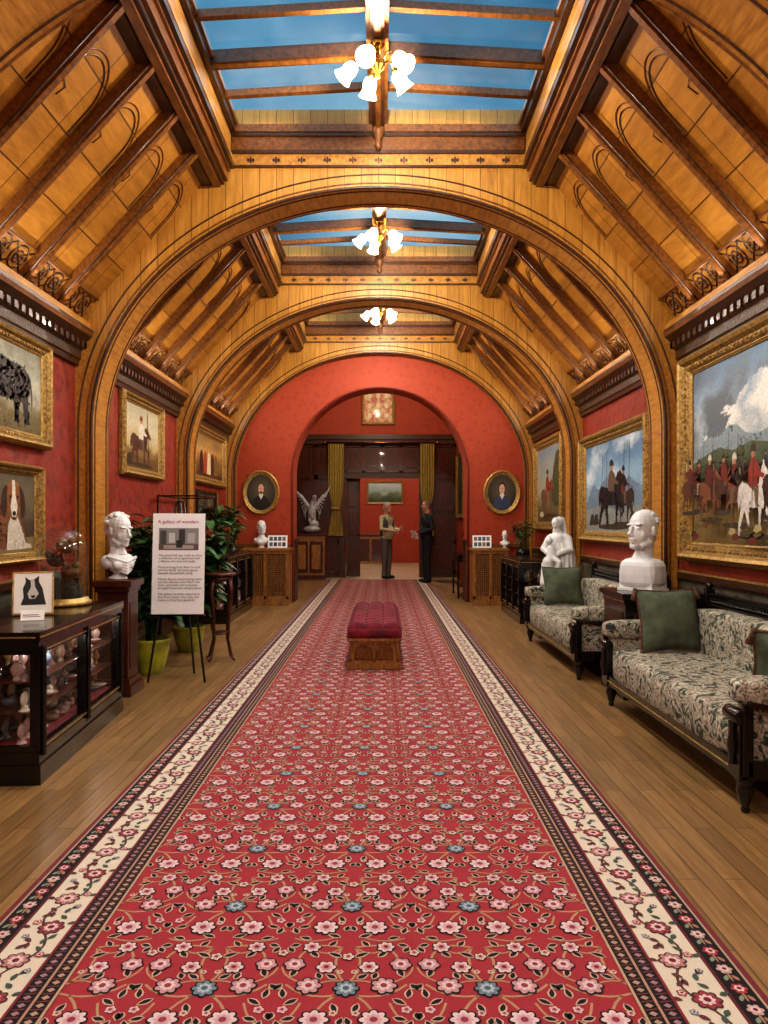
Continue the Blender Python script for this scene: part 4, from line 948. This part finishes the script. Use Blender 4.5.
# ------------------------------------------------------------ OTTOMAN
m=MB('velvet_ottoman'); x0,x1,ya,yb=-.275,.20,6.5,8.35; zb0=.014; G=M_oakfurn
m.box(x0,x1,ya,yb,zb0,zb0+.05,G); m.box(x0+.015,x1-.015,ya+.015,yb-.015,zb0+.05,zb0+.07,G); m.box(x0+.03,x1-.03,ya+.03,yb-.03,zb0+.07,.25,G); m.box(x0+.01,x1-.01,ya+.01,yb-.01,.24,.265,G); m.box(x0-.005,x1+.005,ya-.005,yb+.005,.262,.285,G)
def archpan(p,ux,wd):
    for k in range(2):
        a=p+ux*(wd*(.27+.46*k)); q=wd*.17
        P=[a-ux*q+Vector((0,0,.10))]+[a-ux*q*cos(pi*t/10)+Vector((0,0,.165+.05*sin(pi*t/10))) for t in range(11)]+[a+ux*q+Vector((0,0,.10)),a-ux*q+Vector((0,0,.10))]
        m.tube(P,.006,M_brown,6)
        m.add([v for v in P[:-1]],[tuple(range(len(P)-1))],M_brown)
archpan(Vector((x0+.03,ya+.026,0)),Vector((1,0,0)),x1-x0-.06)
for kk in range(4):
    for xx in (x0+.026,x1-.026): archpan(Vector((xx,ya+.05+.44*kk,0)),Vector((0,1,0)),.42)
for x in (x0+.03,(x0+x1)/2,x1-.03): m.lathe([(.016,0),(.010,.03),(.016,.08),(.010,.13),(.016,.17)],(x,ya+.02,.085),G,8)
nx,ny=30,90; vs=[];fs=[]
for j in range(ny+1):
    for i in range(nx+1):
        u=i/nx;v=j/ny; X=x0-.008+(x1-x0+.016)*u; Y=ya-.008+(yb-ya+.016)*v
        e_=min(1,(4*u*(1-u))*3)**.4*min(1,4*v*(1-v)*8)**.4
        but=abs(sin(u*pi*3))*abs(sin(v*pi*10)); z=.30+.10*e_+.018*but**.6*e_
        vs.append((X,Y,z))
for j in range(ny):
    for i in range(nx): a=j*(nx+1)+i; fs.append((a,a+1,a+nx+2,a+nx+1))
m.add(vs,fs,M_velvet,True); m.rbox(x0-.012,x1+.012,ya-.012,yb+.012,.28,.37,M_velvet,.16,40)
for i in range(1,3):
    for j in range(1,10): m.ell((x0+(x1-x0)*i/3,ya+(yb-ya)*j/10,.403),(.011,.011,.006),M_velvet,seg=8,rings=6)
m.build()
# ------------------------------------------------------------ vestibule objects
m=MB('carved_cabinet'); x0,x1,ya,yb=-2.02,-1.27,16.95,17.45
m.box(x0,x1,ya,yb,0,.1,M_mahog); m.box(x0+.02,x1-.02,ya+.02,yb,.1,.95,M_oakfurn); m.box(x0-.02,x1+.02,ya-.02,yb,1.0,1.06,M_mahog); m.box(x0,x1,ya,yb,.94,1.0,M_oakfurn)
for k in range(2):
    a=x0+.05+.34*k; m.box(a,a+.30,ya+.0,ya+.02,.16,.88,M_mahog); m.box(a+.05,a+.25,ya-.012,ya,.24,.8,M_oakfurn); m.ell((a+.28,ya-.012,.5),(.012,.012,.012),M_brass)
m.build(bevel=.006)
e=empty('eagle_sculpture',(-1.60,17.2,1.075)); m=MB('eagle_body'); m.M=Matrix.Translation((-1.60,17.2,1.075)); W_=simple('grey_white_bronze','#c4c8c8','#94989c',rough=.4,scale=20)
m.ell((0,0,.08),(.2,.15,.08),W_); m.ell((.05,0,.2),(.12,.1,.09),W_)
m.ell((0,0,.5),(.10,.10,.2),W_); m.caps([(0,0,.62),(.05,-.04,.76),(.07,-.07,.83)],[.075,.055,.05],W_); m.tube([(.08,-.11,.84),(.10,-.16,.82),(.10,-.17,.78)],[.025,.014,.004],W_,8)
for s in (-1,1):
    m.caps([(s*.05,0,.4),(s*.06,-.02,.28)],[.05,.03],W_)
    sh=Vector((s*.09,.02,.62)); wr=Vector((s*.26,.04,.86)); m.caps([sh,wr],[.05,.035],W_)
    for k in range(8):
        f=k/7; b=sh.lerp(wr,f); tip=Vector((s*(.16+.26*f),.06+.04*f,.30+.82*f)); m.tube([b,b.lerp(tip,.5)+Vector((s*.04,0,0)),tip],[.035,.035,.01],W_,8,flat=.5)
for k in range(5): m.tube([(0,.05,.36),(-.06+.03*k,.13,.16)],[.03,.03],W_,6)
m.build(remesh=.010,parent=e,smooth=1)
m=MB('ebonised_side_table'); x0,x1,ya,yb=1.32,1.78,12.75,13.7
m.box(x0,x1,ya,yb,.72,.76,M_black); m.box(x0+.02,x1-.02,ya+.02,yb-.02,.62,.72,M_black); m.box(x0+.03,x1-.03,ya+.03,yb-.03,.2,.22,M_black)
for x in (x0+.03,x1-.03):
    for y in (ya+.03,yb-.03): m.lathe([(.012,0),(.022,.02),(.014,.06),(.02,.2),(.014,.3),(.026,.4),(.014,.5),(.024,.62)],(x,y,0),M_black,10)
m.lathe([(.05,0),(.03,.02),(.08,.12),(.09,.2),(.04,.28),(.05,.3)],(1.55,13.0,.76),M_china,16,col=C('#384048')); m.lathe([(.06,0),(.02,.03),(.02,.25),(.07,.3),(.05,.4)],(1.55,13.4,.76),M_brass,16)
m.build(bevel=.003)
m=MB('oak_sideboard'); m.box(-.75,.1,23.4,23.95,.0,.9,M_oakfurn); m.box(-.78,.13,23.36,23.96,.9,.95,M_mahog)
for k in range(2): m.box(-.70+.4*k,-.36+.4*k,23.38,23.4,.1,.8,M_mahog); m.ell((-.40+.12*k,23.37,.5),(.015,.015,.015),M_brass)
m.build(bevel=.006)
# ------------------------------------------------------------ PEOPLE
def man(name,loc,head,cloth,arms,opts):
    e=empty(name,loc); Mx=Matrix.Translation(loc)@RZ(head)
    top,sleeve,trou,shoe,hair=[simple(name+'_'+n,c,None,rough=.8,scale=25,bmp=.2) for n,c in zip(('top','sleeves','trousers','shoes','hair'),cloth)]
    def part(nm_,f,vox=.011,sm=4):
        m=MB(nm_); m.M=Mx; f(m); m.build(remesh=vox,parent=e,smooth=sm)
    def trf(m):
        m.ell((0,.01,.94),(.165,.12,.13),trou)
        for s in (-1,1):
            k=opts.get('stance',.09); m.caps([(s*.085,0,.90),(s*(k+.005),-.015,.50),(s*k,.015,.09)],[.088,.064,.05],trou); m.tube([(s*k,.015,.16),(s*k,.01,.06)],[.052,.060],trou,12)
    part('trousers',trf)
    def shf(m):
        for s in (-1,1):
            k=opts.get('stance',.09); m.ell((s*k,-.05,.042),(.045,.125,.040),shoe); m.ell((s*k,.03,.055),(.042,.05,.052),shoe)
    part('shoes',shf,.009,2)
    b=opts.get('belly',.02)
    def tf(m):
        m.ell((0,.0,1.28),(.175,.115,.20),top); m.ell((0,-b,1.08),(.165+b*.5,.12+b,.17),top); m.ell((0,.005,.96),(.17,.125,.10),top); m.caps([(-.135,.01,1.42),(.135,.01,1.42)],[.062,.062],top); m.tube([(0,.015,1.42),(0,.01,1.50)],[.085,.062],top,14)
        for s in (-1,1): m.ell((s*.07,-.05,1.34),(.08,.07,.09),top)
    part('torso',tf)
    def sf(m):
        for s,(el,wr) in zip((-1,1),arms): m.caps([(s*.19,.01,1.41),el,wr],[.062,.048,.036],sleeve)
    part('sleeves',sf,.009,3)
    def hf(m):
        K=M_skin
        for s,(el,wr) in zip((-1,1),arms):
            el=Vector(el);wr=Vector(wr); d=(wr-el).normalized(); sd_=d.cross(Vector((0,0,1)))
            if sd_.length<.2: sd_=Vector((0,1,0))
            sd_.normalize(); up=sd_.cross(d)
            m.caps([wr,wr+d*.03],[.026,.028],K); c=wr+d*.065
            for q in (-1.5,-.5,.5,1.5): m.caps([wr+d*.03+sd_*q*.012,c+d*.02+sd_*q*.02],[.018,.013],K)
            for i,q in enumerate((-1.5,-.5,.5,1.5)):
                l=(.055,.07,.066,.05)[i]; b0=c+d*.02+sd_*q*.021; m.caps([b0,b0+d*l*.55-up*.008,b0+d*l*.85-up*.028],[.0095,.0088,.0075],K)
            b0=wr+d*.03+sd_*.03*s; m.caps([b0,b0+d*.03+sd_*.025*s,b0+d*.06+sd_*.03*s-up*.01],[.012,.010,.009],K)
    part('hands',hf,.0045,1)
    hx=Mx@Matrix.Translation((0,0,1.50))@RZ(opts.get('turn',0))@RX(opts.get('nod',0))@Matrix.Translation((0,0,-1.50))
    def part2(nm_,f,vox,sm):
        m=MB(nm_); m.M=hx; f(m); m.build(remesh=vox,parent=e,smooth=sm)
    def hd(m):
        K=M_skin; m.tube([(0,.02,1.44),(0,.01,1.60)],[.06,.056],K,14); m.ell((0,.005,1.685),(.074,.094,.088),K); m.ell((0,-.025,1.63),(.058,.068,.082),K); m.ell((0,-.07,1.572),(.024,.022,.02),K)
        m.tube([(0,-.088,1.685),(0,-.112,1.645)],[.009,.015],K,8); m.ell((0,-.088,1.612),(.024,.010,.006),K); m.ell((0,-.078,1.705),(.052,.02,.012),K)
        for s in (-1,1): m.ell((s*.076,.01,1.655),(.010,.02,.032),K); m.ell((s*.02,-.1,1.642),(.009,.010,.008),K); m.ell((s*.036,-.06,1.64),(.022,.022,.024),K)
    part2('head',hd,.0055,1)
    m=MB('eyes'); m.M=hx
    for s in (-1,1): m.ell((s*.03,-.083,1.672),(.011,.008,.007),M_white,seg=10,rings=6); m.ell((s*.03,-.090,1.672),(.005,.004,.005),M_black,seg=8,rings=6)
    m.ell((0,-.095,1.605),(.02,.006,.003),M_redtrim); m.build(parent=e)
    def hr(m):
        m.ell((0,.022,1.70),(.080,.095,.082),hair); m.ell((0,.055,1.64),(.07,.055,.07),hair)
        for s in (-1,1): m.ell((s*.07,.0,1.69),(.014,.035,.03),hair)
        if opts.get('beard'): m.ell((0,-.065,1.585),(.05,.042,.045),hair)
    part2('hair',hr,.007,2)
    if opts.get('vest'):
        def vf(m):
            vm=simple(name+'_vest','#3c3e44','#2a2c30',rough=.8)
            m.ell((0,.02,1.28),(.182,.112,.21),vm); m.ell((0,.015,1.06),(.175,.132,.17),vm)
            for s in (-1,1): m.ell((s*.125,-.05,1.2),(.06,.075,.22),vm)
        part('waistcoat',vf)
    if opts.get('paper'):
        m=MB('folded_leaflet'); p_=Mx@Vector(opts['paper']); m.M=Matrix.Translation(p_)@RZ(head+.4)@RX(.5); m.box(-.08,.08,-.003,.003,-.1,.1,M_white); m.box(-.08,.08,.0035,.007,-.1,.1,M_white); m.build(parent=e)
    return e
man('man_in_waistcoat',Vector((.14,17.15,.007)),.95,('#b8b090','#c0b898','#5c5850','#16120f','#b8b0a8'),
    [((-.25,-.03,1.16),(-.14,-.26,1.12)),((.25,-.03,1.16),(.12,-.27,1.15))],dict(vest=1,belly=.04,beard=1,nod=.12,paper=(0,-.36,1.14)))
man('man_in_dark_jacket',Vector((1.0,16.0,.0125)),-1.35,('#1c1c22','#1e1e24','#1a1c26','#0e0c0b','#6a5c50'),
    [((-.26,.03,1.16),(-.16,-.20,1.04)),((.27,.04,1.16),(.17,-.22,1.06))],dict(belly=.02,nod=.05,stance=.1,paper=(.12,-.31,1.03)))
# ------------------------------------------------------------ LIGHTS
def light(t,name,loc,power,col=(1,.86,.68),**k):
    l=bpy.data.lights.new(name,t); l.energy=power; l.color=col
    for a,v in k.items():
        if a!='rot': setattr(l,a,v)
    o=bpy.data.objects.new(name,l); o.location=loc
    if 'rot' in k: o.rotation_euler=k['rot']
    bpy.context.scene.collection.objects.link(o); return o
for i,yc in enumerate((-1.2,1.9,4.9,7.82,10.65)):
    light('POINT','chandelier_bulb',(0,yc,4.18),90,(1,.93,.83),shadow_soft_size=.03)
for i in range(len(arches)-1):
    ya=arches[i][0]+arches[i][1]; yb=arches[i+1][0]; yc=(ya+yb)/2
    for sd in (-1,1):
        o=light('AREA','cornice_light',(sd*2.34,yc,2.93),10,(1,.95,.87),shape='RECTANGLE',size=yb-ya-1.0,size_y=.06)
        d=Vector((-sd*1,0,.22)).normalized()
        zq=-d; xq=Vector((0,1,0)); yq=zq.cross(xq); o.rotation_euler=Matrix((xq,yq,zq)).transposed().to_euler()
        for yy in (-.7,.7):
            o=light('SPOT','wall_fill_spot',(sd*1.1,yc+yy,4.3),50,(1,.97,.92),spot_size=1.4,spot_blend=.9,shadow_soft_size=.05)  # added spots with no fixtures, put in to brighten the picture walls
            d=Vector((-sd*2.5,yc+yy,1.7))-o.location; o.rotation_euler=d.to_track_quat('-Z','Y').to_euler()
light('POINT','vestibule_fill',(-.1,15.0,4.3),95,shadow_soft_size=.1)  # added fill light, no fitting here, brightens the vestibule
light('POINT','far_room_light',(0,20.8,4.0),150,(1,.93,.85),shadow_soft_size=.1)  # bare point light in the far room, no fixture modelled
light('SUN','overcast_daylight',(0,0,10),2.5,(.86,.94,1),angle=2.6)
w=bpy.data.worlds.new('dusk_sky'); bpy.context.scene.world=w; w.use_nodes=True; nt=w.node_tree; bg=nt.nodes['Background']
tc=N(nt,'ShaderNodeTexCoord'); n_=N(nt,'ShaderNodeTexNoise'); n_.inputs['Scale'].default_value=3.5; n_.inputs['Detail'].default_value=4
nt.links.new(tc.outputs['Generated'],n_.inputs[0])
nt.links.new(ramp(nt,n_.outputs['Fac'],[(.3,C('#2c6280')),(.5,C('#5a92b0')),(.7,C('#a4c2d0'))]),bg.inputs[0]); bg.inputs[1].default_value=.85
# ------------------------------------------------------------ CAMERA
cam=bpy.data.cameras.new('camera'); co=bpy.data.objects.new('camera',cam); bpy.context.scene.collection.objects.link(co)
co.location=(.03,0,1.3); co.rotation_euler=(pi/2,0,0); cam.sensor_fit='VERTICAL'; cam.sensor_height=36; cam.lens=26.0
cam.shift_y=11/1024; cam.shift_x=2/1024; cam.clip_start=.05; bpy.context.scene.camera=co
vs_=bpy.context.scene.view_settings
vs_.view_transform='Standard'
for lk in ('Medium High Contrast','Standard - Medium High Contrast'):
    try: vs_.look=lk; break
    except Exception: pass
print('LOOK',vs_.look)
vs_.exposure=.50
